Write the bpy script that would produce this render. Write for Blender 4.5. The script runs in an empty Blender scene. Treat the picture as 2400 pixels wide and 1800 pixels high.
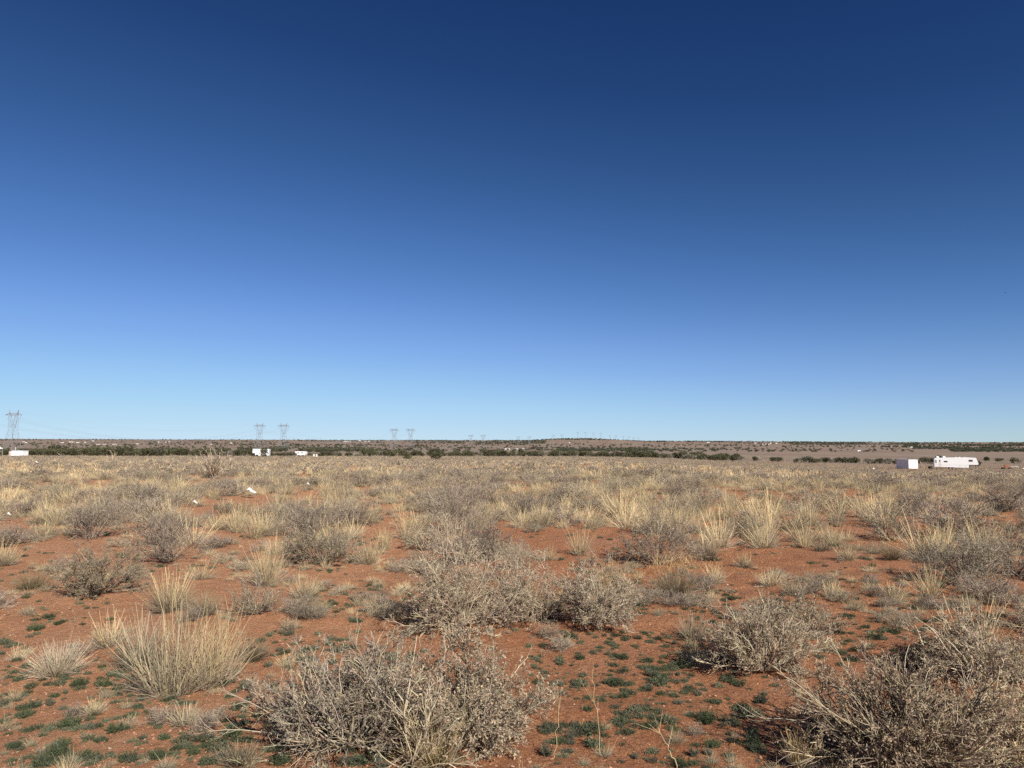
import bpy, math, random
import numpy as np
from mathutils import Matrix, Vector, Euler

S = bpy.context.scene
COL = S.collection
rad = math.radians

# ------------------------------------------------------------------ camera
FPX = 1665.0                      # focal length in pixels of the 2400 px wide photograph
EYE = 1.6
cam = bpy.data.cameras.new("camera")
cam.sensor_width = 36.0
cam.lens = 36.0 * FPX / 2400.0
cam.clip_start = 0.05
cam.clip_end = 60000.0
cam_o = bpy.data.objects.new("camera", cam)
COL.objects.link(cam_o)
CM = Matrix.Rotation(rad(90 + 4.6), 4, 'X') @ Matrix.Rotation(rad(0.14), 4, 'Z')
cam_o.rotation_euler = CM.to_euler()
cam_o.location = (0, 0, EYE)
S.camera = cam_o
RM = np.array(CM.to_3x3())

# ------------------------------------------------------------------ sky and sun
SUN_EL, SUN_AZ = 35.0, 180.0 - 32.0          # azimuth clockwise from +Y: behind the camera, to the right
world = bpy.data.worlds.new("World")
S.world = world
world.use_nodes = True
wn = world.node_tree
bg = wn.nodes['Background']
sky = wn.nodes.new('ShaderNodeTexSky')
sky.sky_type = 'NISHITA'
sky.sun_disc = False
sky.sun_elevation = rad(SUN_EL)
sky.sun_rotation = rad(SUN_AZ)
sky.altitude = 3000
sky.air_density = 1.0
sky.dust_density = 0.0
sky.ozone_density = 6.0
m1 = wn.nodes.new('ShaderNodeVectorMath'); m1.operation = 'SCALE'; m1.inputs['Scale'].default_value = 0.1
cv = wn.nodes.new('ShaderNodeRGBCurve')
m2 = wn.nodes.new('ShaderNodeVectorMath'); m2.operation = 'SCALE'; m2.inputs['Scale'].default_value = 7.58
wn.links.new(sky.outputs[0], m1.inputs[0]); wn.links.new(m1.outputs[0], cv.inputs['Color'])
wn.links.new(cv.outputs[0], m2.inputs[0]); wn.links.new(m2.outputs[0], bg.inputs[0])
bg.inputs[1].default_value = 0.1
# clear, dry high-desert air: the response deepens the blue overhead
CURVES = [[(0, 0), (.052, .013), (.073, .029), (.125, .086), (.223, .215), (.398, .371), (.711, .52), (1, .60)],
          [(0, 0), (.107, .045), (.149, .085), (.252, .205), (.432, .41), (.681, .62), (.941, .73), (1, .75)],
          [(0, 0), (.243, .156), (.332, .245), (.527, .505), (.791, .80), (.993, .90), (1, .905)]]
for ci, pts in enumerate(CURVES):
    c = cv.mapping.curves[ci]
    c.points[0].location = pts[0]; c.points[1].location = pts[-1]
    for p in pts[1:-1]:
        c.points.new(*p)
cv.mapping.extend = 'HORIZONTAL'
cv.mapping.update()

sun = bpy.data.lights.new("sun", 'SUN')
sun.energy = 5.0
sun.angle = rad(0.5)
sun.color = (1.0, 0.95, 0.86)
sun_o = bpy.data.objects.new("sun", sun)
COL.objects.link(sun_o)
sd = Vector((math.sin(rad(SUN_AZ)) * math.cos(rad(SUN_EL)), math.cos(rad(SUN_AZ)) * math.cos(rad(SUN_EL)), math.sin(rad(SUN_EL))))
sun_o.rotation_euler = sd.to_track_quat('Z', 'Y').to_euler()
sun_o.location = sd * 50

S.view_settings.view_transform = 'Standard'
S.view_settings.look = 'None'
S.view_settings.exposure = 0.40
S.view_settings.gamma = 1.0
S.view_settings.use_curve_mapping = False
S.cycles.max_bounces = 5
S.cycles.diffuse_bounces = 3
S.cycles.transmission_bounces = 2
S.cycles.use_adaptive_sampling = False
S.cycles.use_denoising = False

# ------------------------------------------------------------------ helpers
def tag(o, label=None, cat=None, group=None, kind=None):
    if label: o['label'] = label
    if cat: o['category'] = cat
    if group: o['group'] = group
    if kind: o['kind'] = kind
    return o

def _hash(ix, iy, seed):
    n = (ix.astype(np.int64) * 374761393 + iy.astype(np.int64) * 668265263 + seed * 1442695041) & 0xffffffff
    n = ((n ^ (n >> 13)) * 1274126177) & 0xffffffff
    n = n ^ (n >> 16)
    return (n & 0xffffff) / float(0xffffff)

def vnoise(x, y, scale, seed=0):
    x = np.asarray(x, float) / scale; y = np.asarray(y, float) / scale
    ix = np.floor(x); iy = np.floor(y); fx = x - ix; fy = y - iy
    fx = fx * fx * (3 - 2 * fx); fy = fy * fy * (3 - 2 * fy)
    a = _hash(ix, iy, seed); b = _hash(ix + 1, iy, seed); c = _hash(ix, iy + 1, seed); d = _hash(ix + 1, iy + 1, seed)
    return (a * (1 - fx) + b * fx) * (1 - fy) + (c * (1 - fx) + d * fx) * fy

def smooth(a, b, x):
    t = np.clip((x - a) / (b - a), 0, 1)
    return t * t * (3 - 2 * t)

TY = [-500, 0, 25, 40, 60, 100, 150, 210, 260, 400, 800, 1200, 2500, 3500, 4500, 5500, 6300, 7200, 9000, 20000]
ZL = [1.0, 0, -.02, -.2, -.5, -1.4, -2.35, -3.2, -3.9, -5.8, -10.4, -14.0, -19, -17, -8, 3, 9, 2, -25, -120]
ZR = [1.0, 0, -.08, -.5, -1.25, -2.75, -4.6, -6.4, -7.2, -8.5, -13.0, -15.5, -18, -15, -9, -2, 2, -4, -25, -120]
def H(x, y):
    x = np.asarray(x, float); y = np.asarray(y, float)
    u = x / np.maximum(y, 30.0)
    w = smooth(.08, .56, u)
    z = np.interp(y, TY, ZL) * (1 - w) + np.interp(y, TY, ZR) * w
    ly = np.log(np.maximum(y, 1.0) / 4550.0)
    z = z + 27.0 * np.exp(-((u - .095) / .085) ** 2) * np.exp(-(ly / .13) ** 2)
    z = z + (vnoise(x, y, 700, 5) - .5) * 5.0 * smooth(1500, 4500, y)
    near = 1 - smooth(40, 140, y)
    z = z + ((vnoise(x, y, 2.3, 1) - .5) * .10 + (vnoise(x, y, .8, 2) - .5) * .035 + (vnoise(x, y, .27, 3) - .5) * .026 + (vnoise(x, y, .12, 6) - .5) * .020) * near
    z = z + (vnoise(x, y, 6.0, 4) - .5) * .14 * smooth(8, 25, y) * (1 - smooth(150, 400, y))
    return z
cam_o.location.z = EYE + float(H(0, 0))
CE = np.array([0, 0, cam_o.location.z])

def px_of(P):
    """World points -> pixels of the 2400x1800 frame (used to choose what is in view)."""
    q = (np.atleast_2d(P) - CE) @ RM
    d = np.maximum(-q[:, 2], 1e-6)
    return 1200 + FPX * q[:, 0] / d, 900 - FPX * q[:, 1] / d

_T = np.geomspace(2.5, 9000, 2600)
def at(px, py):
    """The point of the terrain seen at a pixel of the photograph."""
    d = RM @ np.array([(px - 1200) / FPX, -(py - 900) / FPX, -1.0])
    P = CE + _T[:, None] * d
    below = P[:, 2] - H(P[:, 0], P[:, 1])
    k = np.argmax(below < 0) if (below < 0).any() else len(_T) - 1
    if k > 0:
        a, b = below[k - 1], below[k]
        f = a / (a - b) if a != b else 0
        p = P[k - 1] * (1 - f) + P[k] * f
    else:
        p = P[k]
    return float(p[0]), float(p[1]), float(H(p[0], p[1]))

def on(px, Y):
    """The point of the terrain at distance Y in the column of a pixel."""
    x = (px - 1200) / FPX * Y
    return float(x), float(Y), float(H(x, Y))

# ------------------------------------------------------------------ materials
def plain(name, col, rough=.7, metal=0.0, var=.0, scale=8.0, bump=0.0, spec=.4):
    m = bpy.data.materials.new(name); m.use_nodes = True
    nt = m.node_tree; b = nt.nodes['Principled BSDF']
    b.inputs['Base Color'].default_value = (*col, 1)
    b.inputs['Roughness'].default_value = rough; b.inputs['Metallic'].default_value = metal
    b.inputs['Specular IOR Level'].default_value = spec
    if var:
        tc = nt.nodes.new('ShaderNodeTexCoord'); no = nt.nodes.new('ShaderNodeTexNoise')
        no.inputs['Scale'].default_value = scale; no.inputs['Detail'].default_value = 6
        mx = nt.nodes.new('ShaderNodeMix'); mx.data_type = 'RGBA'
        mx.inputs['A'].default_value = (*[c * (1 - var) for c in col], 1)
        mx.inputs['B'].default_value = (*[min(1, c * (1 + var)) for c in col], 1)
        nt.links.new(tc.outputs['Object'], no.inputs['Vector'])
        nt.links.new(no.outputs['Fac'], mx.inputs['Factor']); nt.links.new(mx.outputs['Result'], b.inputs['Base Color'])
        if bump:
            bm = nt.nodes.new('ShaderNodeBump'); bm.inputs['Strength'].default_value = bump
            nt.links.new(no.outputs['Fac'], bm.inputs['Height']); nt.links.new(bm.outputs[0], b.inputs['Normal'])
    return m

def veg_material(name, trans=.18, gain=1.0, vlo=.72, vhi=1.25):
    """Colour from the mesh's own vertex colour, varied a little from plant to plant."""
    m = bpy.data.materials.new(name); m.use_nodes = True
    nt = m.node_tree; b = nt.nodes['Principled BSDF']; out = nt.nodes['Material Output']
    at_ = nt.nodes.new('ShaderNodeAttribute'); at_.attribute_name = 'col'
    oi = nt.nodes.new('ShaderNodeObjectInfo')
    mr = nt.nodes.new('ShaderNodeMapRange'); mr.inputs['To Min'].default_value = vlo * gain; mr.inputs['To Max'].default_value = vhi * gain
    sc = nt.nodes.new('ShaderNodeVectorMath'); sc.operation = 'SCALE'
    nt.links.new(oi.outputs['Random'], mr.inputs['Value'])
    nt.links.new(at_.outputs['Color'], sc.inputs[0]); nt.links.new(mr.outputs[0], sc.inputs['Scale'])
    nt.links.new(sc.outputs[0], b.inputs['Base Color'])
    b.inputs['Roughness'].default_value = .75; b.inputs['Specular IOR Level'].default_value = .25
    if trans:
        tr = nt.nodes.new('ShaderNodeBsdfTranslucent'); mx = nt.nodes.new('ShaderNodeMixShader')
        mx.inputs[0].default_value = trans
        nt.links.new(sc.outputs[0], tr.inputs['Color'])
        nt.links.new(b.outputs[0], mx.inputs[1]); nt.links.new(tr.outputs[0], mx.inputs[2]); nt.links.new(mx.outputs[0], out.inputs[0])
    return m

M_TWIG = veg_material('dry_twigs', 0)
M_LEAF = veg_material('shrub_leaves', .05)
M_GRASS = veg_material('dry_grass', .15)
M_WEED = veg_material('green_weed', .2, 1.12)
M_JUNI = veg_material('juniper', .12, vlo=.7, vhi=1.3)

def ground_material():
    m = bpy.data.materials.new('red_sandy_soil'); m.use_nodes = True
    nt = m.node_tree; b = nt.nodes['Principled BSDF']; L = nt.links.new
    b.inputs['Roughness'].default_value = .92; b.inputs['Specular IOR Level'].default_value = .15
    tc = nt.nodes.new('ShaderNodeTexCoord')
    def noise(scale, detail=6, rough=.55, stretch=None):
        n = nt.nodes.new('ShaderNodeTexNoise'); n.inputs['Scale'].default_value = scale
        n.inputs['Detail'].default_value = detail; n.inputs['Roughness'].default_value = rough
        if stretch:
            mp = nt.nodes.new('ShaderNodeMapping'); mp.inputs['Scale'].default_value = stretch
            L(tc.outputs['Object'], mp.inputs['Vector']); L(mp.outputs[0], n.inputs['Vector'])
        else:
            L(tc.outputs['Object'], n.inputs['Vector'])
        return n
    def ramp(src, lo, hi):
        r = nt.nodes.new('ShaderNodeMapRange'); r.inputs['From Min'].default_value = lo; r.inputs['From Max'].default_value = hi
        L(src, r.inputs['Value']); return r.outputs[0]
    def mix(f, a, c):
        x = nt.nodes.new('ShaderNodeMix'); x.data_type = 'RGBA'
        if isinstance(f, (int, float)): x.inputs['Factor'].default_value = f
        else: L(f, x.inputs['Factor'])
        for s, v in (('A', a), ('B', c)):
            if isinstance(v, tuple): x.inputs[s].default_value = (*v, 1)
            else: L(v, x.inputs[s])
        return x.outputs['Result']
    n1 = noise(.9, 8); n2 = noise(7, 8, .65); n3 = noise(60, 6, .7); n4 = noise(.25, 4)
    soil = mix(ramp(n1.outputs['Fac'], .35, .65), (.46, .190, .082), (.58, .28, .138))
    soil = mix(ramp(n2.outputs['Fac'], .46, .66), soil, (.60, .31, .165))
    soil = mix(ramp(n3.outputs['Fac'], .60, .36), soil, (.26, .10, .05))
    soil = mix(ramp(n4.outputs['Fac'], .5, .75), soil, (.40, .20, .12))
    spx = nt.nodes.new('ShaderNodeSeparateXYZ'); L(tc.outputs['Object'], spx.inputs[0])
    wv = nt.nodes.new('ShaderNodeMath'); wv.operation = 'MULTIPLY_ADD'; wv.inputs[1].default_value = 3.0; L(n4.outputs['Fac'], wv.inputs[0]); L(spx.outputs['X'], wv.inputs[2])
    n5 = noise(24, 5, .8); n6 = noise(3.2, 7, .75)
    soil = mix(ramp(n5.outputs['Fac'], .53, .64), soil, (.26, .115, .056))
    soil = mix(ramp(n6.outputs['Fac'], .55, .70), soil, (.34, .148, .072))
    pale = mix(ramp(n2.outputs['Fac'], .35, .7), (.49, .24, .125), (.60, .345, .20))      # drifted paler sand lies over the red soil on the left
    soil = mix(ramp(wv.outputs[0], 1.6, -.6), soil, mix(.55, soil, pale))
    # litter and low dead plants far out, where single plants are no longer told apart
    f1 = noise(.02, 6, .6, (1, .35, 1)); f2 = noise(.11, 8, .7, (1, .4, 1)); f3 = noise(.0035, 5, .6, (1, .3, 1)); f4 = noise(.6, 8, .75)
    far = mix(ramp(f1.outputs['Fac'], .38, .62), (.24, .172, .132), (.30, .228, .165))
    far = mix(ramp(f3.outputs['Fac'], .5, .66), far, (.25, .145, .10))
    far = mix(ramp(f2.outputs['Fac'], .5, .68), far, (.175, .138, .108))
    far = mix(ramp(f4.outputs['Fac'], .55, .75), far, (.34, .265, .18))
    sp = nt.nodes.new('ShaderNodeSeparateXYZ'); L(tc.outputs['Object'], sp.inputs[0])
    cov = ramp(sp.outputs['Y'], 120, 300)
    L(mix(cov, soil, far), b.inputs['Base Color'])
    bn = noise(26, 8, .7); bn2 = noise(140, 4, .7)
    b1 = nt.nodes.new('ShaderNodeBump'); b1.inputs['Strength'].default_value = .9; b1.inputs['Distance'].default_value = .055
    b2 = nt.nodes.new('ShaderNodeBump'); b2.inputs['Strength'].default_value = .7; b2.inputs['Distance'].default_value = .006
    L(bn.outputs['Fac'], b1.inputs['Height']); L(bn2.outputs['Fac'], b2.inputs['Height'])
    L(b1.outputs[0], b2.inputs['Normal']); L(b2.outputs[0], b.inputs['Normal'])
    return m
M_SOIL = ground_material()

# ------------------------------------------------------------------ mesh from arrays
def mesh_np(name, V, F, C=None, mats=(), mat_idx=None):
    V = np.asarray(V, np.float32); F = np.asarray(F, np.int32)
    me = bpy.data.meshes.new(name)
    n = F.shape[1]
    me.vertices.add(len(V)); me.vertices.foreach_set('co', V.ravel())
    me.loops.add(F.size); me.loops.foreach_set('vertex_index', F.ravel())
    me.polygons.add(len(F))
    me.polygons.foreach_set('loop_start', np.arange(0, F.size, n, dtype=np.int32))
    try:
        me.polygons.foreach_set('loop_total', np.full(len(F), n, dtype=np.int32))
    except Exception:
        pass
    for m in mats: me.materials.append(m)
    if mat_idx is not None: me.polygons.foreach_set('material_index', np.asarray(mat_idx, np.int32))
    me.update(calc_edges=True)
    if C is not None:
        a = me.attributes.new('col', 'FLOAT_COLOR', 'POINT')
        a.data.foreach_set('color', np.concatenate([C, np.ones((len(C), 1))], 1).astype(np.float32).ravel())
    return me

def link(name, me, parent=None, loc=None, rz=0.0, sc=1.0):
    o = bpy.data.objects.new(name, me); COL.objects.link(o)
    if parent is not None: o.parent = parent
    if loc is not None: o.location = loc
    if rz: o.rotation_euler = (0, 0, rz)
    if not isinstance(sc, (int, float)): o.scale = sc
    elif sc != 1.0: o.scale = (sc, sc, sc)
    return o

class Geo:
    """Collects triangles with a colour and a material number."""
    def __init__(s): s.V, s.F, s.C, s.M, s.n = [], [], [], [], 0
    def add(s, V, F, C, m=0):
        V = V.reshape(-1, 3); s.V.append(V); s.F.append(F.reshape(-1, 3) + s.n)
        s.C.append(np.broadcast_to(C, V.shape) if np.ndim(C) == 1 else C.reshape(-1, 3))
        s.M.append(np.full(len(F.reshape(-1, 3)), m)); s.n += len(V)
    def mesh(s, name, mats):
        return mesh_np(name, np.concatenate(s.V), np.concatenate(s.F), np.concatenate(s.C), mats, np.concatenate(s.M))

def nrm(v): return v / np.maximum(np.linalg.norm(v, axis=-1, keepdims=True), 1e-9)

def tubes(g, P, r0, r1, col, m=0, sides=3):
    """P (n,K,3) polylines; three-sided tapered twigs."""
    n, K, _ = P.shape
    T = nrm(np.gradient(P, axis=1))
    ref = np.where(np.abs(T[..., 2:3]) > .9, np.array([1., 0, 0]), np.array([0, 0, 1.]))
    A = nrm(np.cross(T, ref)); B = np.cross(T, A)
    t = np.linspace(0, 1, K)[None, :, None, None]
    r0 = np.broadcast_to(r0, (n,))[:, None, None, None]; r1 = np.broadcast_to(r1, (n,))[:, None, None, None]
    r = r0 * (1 - t) + r1 * t
    a = np.arange(sides) * 2 * np.pi / sides
    V = P[:, :, None] + r * (A[:, :, None] * np.cos(a)[None, None, :, None] + B[:, :, None] * np.sin(a)[None, None, :, None])
    idx = np.arange(n * K * sides).reshape(n, K, sides)
    q0 = idx[:, :-1]; q1 = idx[:, 1:]; q0n = np.roll(q0, -1, 2); q1n = np.roll(q1, -1, 2)
    F = np.concatenate([np.stack([q0, q0n, q1n], -1).reshape(-1, 3), np.stack([q0, q1n, q1], -1).reshape(-1, 3)])
    C = col if np.ndim(col) == 1 else np.broadcast_to(col[:, None, None, :], V.shape)
    g.add(V, F, C, m)

def ribbons(g, P, w0, w1, rng, c0, c1=None, m=0):
    """P (n,K,3); flat blades, colour from c0 at the base to c1 at the tip (each (n,3) or (3,))."""
    n, K, _ = P.shape
    T = nrm(np.gradient(P, axis=1))
    side = nrm(np.cross(T, nrm(rng.normal(size=(n, 1, 3)))))
    t = np.linspace(0, 1, K)[None, :, None]
    w = np.broadcast_to(w0, (n,))[:, None, None] * (1 - t) + np.broadcast_to(w1, (n,))[:, None, None] * t
    V = np.stack([P - side * w / 2, P + side * w / 2], 2)
    idx = np.arange(n * K * 2).reshape(n, K, 2)
    a, b, c, d = idx[:, :-1, 0], idx[:, :-1, 1], idx[:, 1:, 1], idx[:, 1:, 0]
    F = np.concatenate([np.stack([a, b, c], -1).reshape(-1, 3), np.stack([a, c, d], -1).reshape(-1, 3)])
    if c1 is None: c1 = c0
    c0 = np.broadcast_to(c0, (n, 3))[:, None]; c1 = np.broadcast_to(c1, (n, 3))[:, None]
    C = np.repeat((c0 * (1 - t) + c1 * t)[:, :, None], 2, 2)
    g.add(V, F, C, m)

def leaves(g, P, size, rng, col, m=0, aspect=.45, D=None):
    n = len(P)
    if D is None: D = nrm(rng.normal(size=(n, 3)))
    Sd = nrm(np.cross(D, nrm(rng.normal(size=(n, 3)))))
    s = np.broadcast_to(size, (n,))[:, None]
    V = np.stack([P, P + D * s * .5 + Sd * s * aspect * .5, P + D * s, P + D * s * .5 - Sd * s * aspect * .5], 1)
    i = np.arange(n * 4).reshape(n, 4)
    F = np.concatenate([i[:, [0, 1, 2]], i[:, [0, 2, 3]]])
    C = col if np.ndim(col) == 1 else np.repeat(col[:, None], 4, 1)
    g.add(V, F, C, m)

def curl(p0, d, L, K, rng, wob=.25, up=0.0):
    """n polylines of length L starting at p0 along d, wandering."""
    n = len(p0); P = np.zeros((n, K, 3)); P[:, 0] = p0; cur = nrm(d)
    for k in range(1, K):
        cur = nrm(cur + rng.normal(size=(n, 3)) * wob + np.array([0, 0, up]))
        P[:, k] = P[:, k - 1] + cur * (np.broadcast_to(L, (n,)) / (K - 1))[:, None]
    return P

def branch_off(P, L, n, rng, t0=.15, spread=.8, lo=.25, hi=.55, K=4, wob=.25, up=.05):
    i = rng.integers(0, len(P), n); K0 = P.shape[1]
    t = (t0 + (1 - t0) * rng.random(n) ** .8) * (K0 - 1); k = np.minimum(t.astype(int), K0 - 2); f = (t - k)[:, None]
    p = P[i, k] * (1 - f) + P[i, k + 1] * f
    d = nrm(P[i, k + 1] - P[i, k])
    d = nrm(d + nrm(rng.normal(size=(n, 3))) * spread)
    L2 = L[i] * rng.uniform(lo, hi, n) * (1.15 - .5 * t / (K0 - 1))
    return curl(p, d, L2, K, rng, wob, up), L2

def jit(rng, base, n, v=.15, hue=.05):
    b = np.array(base)[None] * (1 + rng.normal(size=(n, 1)) * v) * (1 + rng.normal(size=(n, 3)) * hue)
    return np.clip(b, .01, .9)

GREY = (.335, .268, .19); PALE = (.56, .465, .315); OLIVE = (.325, .27, .175); MAUVE = (.285, .222, .175)
STRAW = (.63, .495, .28); STRAWGREY = (.44, .37, .265); GREEN = (.14, .146, .088); GOLD = (.53, .36, .15)

def shrub(rng, R, Ht, n=(34, 220, 1100, 2600), leaf=5000, leafsize=.011, twig=GREY, leafcol=OLIVE, thick=1.0, vase=.5,
          pale=.15, flat=0.0, split=False, squash=1.0, arch=0):
    """Tangled desert shrub: four orders of twigs and small leaves. vase: how upright the first stems stand."""
    g = Geo(); gl = Geo() if split else g
    n0 = n[0]
    az = rng.uniform(0, 2 * np.pi, n0); pol = np.arccos(1 - rng.random(n0) * (1 - .18 * (1 - vase))) * (1.05 - .42 * vase)
    d = np.stack([np.sin(pol) * np.cos(az), np.sin(pol) * np.sin(az), np.cos(pol)], 1)
    Lr = 1 / np.sqrt((np.sin(pol) / R) ** 2 + (np.cos(pol) / Ht) ** 2) * rng.uniform(.62, 1.08, n0)
    p0 = np.stack([np.cos(az), np.sin(az), az * 0], 1) * rng.uniform(0, .12 * R, n0)[:, None]
    P = curl(p0, d, Lr, 6, rng, .16, .02); L = Lr
    rr = [.0040, .0022, .0013, .0010]
    allP = []
    for lv in range(4):
        if lv:
            P, L = branch_off(P, L, n[lv], rng, [0, .18, .2, .15][lv], [0, .75, .8, .9][lv], .3, [0, .65, .55, .5][lv], [0, 5, 4, 4][lv], [0, .2, .25, .3][lv], .05 * vase)
        P[..., 2] = np.where(P[..., 2] < .012, .012 + np.abs(P[..., 2]) * .15, P[..., 2])
        P[..., 1] *= squash
        col = jit(rng, twig, len(P), .32)
        pm = rng.random(len(P)) < pale
        col[pm] = jit(rng, PALE, pm.sum(), .1)
        if lv == 3 or (thick > 1.8 and lv == 2):
            w3 = rr[lv] * thick * 2.2 * rng.uniform(.7, 1.4, len(P)); ribbons(g, P, w3, w3 * .5, rng, col)
        else:
            tubes(g, P, rr[lv] * thick * rng.uniform(.7, 1.4, len(P)), rr[lv] * thick * .45, col, 0)
        allP.append(P)
    if arch:
        az = rng.uniform(0, 2 * np.pi, arch); pol = rng.uniform(.35, 1.35, arch)
        d = np.stack([np.sin(pol) * np.cos(az), np.sin(pol) * np.sin(az), np.cos(pol)], 1)
        La = 1.15 / np.sqrt((np.sin(pol) / R) ** 2 + (np.cos(pol) / Ht) ** 2) * rng.uniform(.8, 1.2, arch)
        A_ = curl(np.stack([np.cos(az), np.sin(az), az * 0], 1) * .1 * R, d, La, 9, rng, .11, -.03)
        A_[..., 2] = np.maximum(A_[..., 2], .012)
        tubes(g, A_, .0048 * rng.uniform(.6, 1.2, arch), .0016, jit(rng, PALE, arch, .12), 0, 4)
        B_, lb = branch_off(A_, La, arch * 7, rng, .25, .6, .15, .35, 5, .16, .05)
        tubes(g, B_, .0019, .0008, jit(rng, PALE, arch * 7, .15), 0)
        B_, lb = branch_off(B_, lb, arch * 14, rng, .2, .7, .3, .6, 3, .2, .05)
        tubes(g, B_, .0011, .0007, jit(rng, PALE, arch * 14, .15), 0)
    if leaf:
        for k, share in ((2, .35), (3, .65)):
            Q = allP[k]; m = int(leaf * share); i = rng.integers(0, len(Q), m); t = rng.random(m) * (Q.shape[1] - 1)
            j = np.minimum(t.astype(int), Q.shape[1] - 2); f = (t - j)[:, None]
            p = Q[i, j] * (1 - f) + Q[i, j + 1] * f
            p = np.repeat(p[::5], 5, 0); p = p + rng.normal(size=p.shape) * .0085
            # leaves grow in sprays on some twigs and are missing on others
            keep = vnoise(p[:, 0] * 1.0 + p[:, 2], p[:, 1] + p[:, 2] * .7, .13 * max(R, .5), 9) > .33
            p = p[keep]
            if len(p): leaves(gl, p, leafsize * rng.uniform(.6, 1.5, len(p)), rng, jit(rng, leafcol, len(p), .2, .04), 1 if not split else 0, .55)
    if split:
        return g.mesh('branches', [M_TWIG]), gl.mesh('leaves', [M_LEAF])
    return g.mesh('shrub', [M_TWIG, M_LEAF])

def tuft(rng, R, Ht, n=420, stalks=40, base=STRAWGREY, tip=STRAW, w=.0032, lean=.65, K=5, stalkL=1.7, root=.28, split=False, fuzz=.0, droop=.05, mess=.15):
    """Bunch grass: a dense grey base of short blades and long straw culms."""
    base = np.array(base) * (1.01, .995, .98); tip = np.array(tip) * (1.01, .995, .96)
    g = Geo(); g2 = Geo() if split else g
    def blades(gg, n, L, wd, lean, c0, c1, wob, K, up):
        az = rng.uniform(0, 2 * np.pi, n); rr = np.sqrt(rng.random(n))
        p0 = np.stack([np.cos(az) * rr * R * root, np.sin(az) * rr * R * root, np.zeros(n)], 1)
        la = rr * lean + rng.normal(size=n) * .12
        d = np.stack([np.cos(az) * np.sin(la), np.sin(az) * np.sin(la), np.cos(la)], 1) + rng.normal(size=(n, 3)) * mess
        P = curl(p0, d, L, K, rng, wob, up)
        P[..., 2] = np.maximum(P[..., 2], .004)
        ribbons(gg, P, wd, wd * .35, rng, c0, c1)
    blades(g, int(n * .65), Ht * rng.uniform(.3, .8, int(n * .65)), w, lean * 1.45, jit(rng, np.array(base) * .8, int(n * .65), .2), jit(rng, base, int(n * .65), .15), .16, K, -droop)
    blades(g, int(n * .35), Ht * rng.uniform(.55, 1.05, int(n * .35)), w, lean, jit(rng, base, int(n * .35), .15), jit(rng, tip, int(n * .35), .12), .10, K, 0)
    blades(g, int(n * .3), Ht * rng.uniform(.2, .6, int(n * .3)), w, 1.5, jit(rng, np.array(base) * .75, int(n * .3), .25), jit(rng, np.array(base) * .95, int(n * .3), .2), .34, K, -.12)
    if stalks:
        blades(g2, stalks, Ht * stalkL * rng.uniform(.6, 1.05, stalks), w * 1.5, lean * .6, jit(rng, tip, stalks, .1), jit(rng, np.array(tip) * 1.08, stalks, .1), .085, K, .02)
    if fuzz:   # seed heads: a pale haze of short awns at the tips
        m = int(n * fuzz); az = rng.uniform(0, 2 * np.pi, m); rr = np.sqrt(rng.random(m)) * R
        p0 = np.stack([np.cos(az) * rr, np.sin(az) * rr, Ht * rng.uniform(.65, 1.15, m)], 1)
        ribbons(g2, curl(p0, rng.normal(size=(m, 3)) * .5 + np.array([0, 0, 1.]), Ht * .18, 2, rng), w * .6, w * .3, rng, jit(rng, GOLD, m, .1))
    if split: return g.mesh('blades', [M_GRASS]), g2.mesh('stalks', [M_GRASS])
    return g.mesh('grass_tuft', [M_GRASS])

def weed(rng, R, Ht, n=60, col=GREEN, upright=0.0, ell=1.0, leaf=.018, per=12):
    """Low green cushion (upright 0) or feathery upright seedling (upright 1)."""
    g = Geo()
    az = rng.uniform(0, 2 * np.pi, n); rr = np.sqrt(rng.random(n))
    la = (1.25 - .95 * upright) * rr + rng.normal(size=n) * .1
    p0 = np.stack([np.cos(az) * rr * R * .5 * ell, np.sin(az) * rr * R * .5, np.zeros(n) + .002], 1)
    d = np.stack([np.cos(az) * np.sin(la) * ell, np.sin(az) * np.sin(la), np.cos(la)], 1)
    L = (Ht * .75 + R * .45 * (1 - upright)) * rng.uniform(.45, 1.1, n)
    P = curl(p0, d, L, 4, rng, .15, .03)
    P[..., 2] = np.maximum(P[..., 2], .004)
    ribbons(g, P, .004, .0025, rng, jit(rng, np.array(col) * 1.0 + np.array([.05, .03, .02]), n, .15))
    k = n * per; i = rng.integers(0, n, k); t = rng.uniform(.6, 3, k); j = np.minimum(t.astype(int), 2); f = (t - j)[:, None]
    p = P[i, j] * (1 - f) + P[i, j + 1] * f
    dd = nrm(nrm(P[i, -1] - P[i, 0]) * .8 + nrm(rng.normal(size=(k, 3))))
    leaves(g, p, leaf * rng.uniform(.6, 1.4, k), rng, jit(rng, col, k, .25, .05), 0, .3, dd)
    return g.mesh('weed', [M_WEED])

# ------------------------------------------------------------------ terrain
def spaced(lo, fine0, fine1, hi, step, grow):
    a = list(np.arange(fine0, fine1, step)); s = step; v = a[-1]
    while v < hi:
        s *= grow; v += s; a.append(v)
    b = []; s = step; v = fine0
    while v > lo:
        s *= grow * 1.03; v -= s; b.append(v)
    return np.array(b[::-1] + a)
xs = spaced(-12000, -4.6, 4.6, 12000, .045, 1.045)
ys = spaced(-400, 2.6, 9.0, 16000, .045, 1.028)
GX, GY = np.meshgrid(xs, ys)
GZ = H(GX, GY)
nx, ny = len(xs), len(ys)
idx = np.arange(nx * ny).reshape(ny, nx)
F = np.stack([idx[:-1, :-1], idx[:-1, 1:], idx[1:, 1:], idx[1:, :-1]], -1).reshape(-1, 4)
me = mesh_np('ground', np.stack([GX, GY, GZ], -1).reshape(-1, 3), F, None, [M_SOIL])
me.polygons.foreach_set('use_smooth', np.ones(len(F), bool))
ground = link('ground', me); tag(ground, kind='structure')

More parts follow.
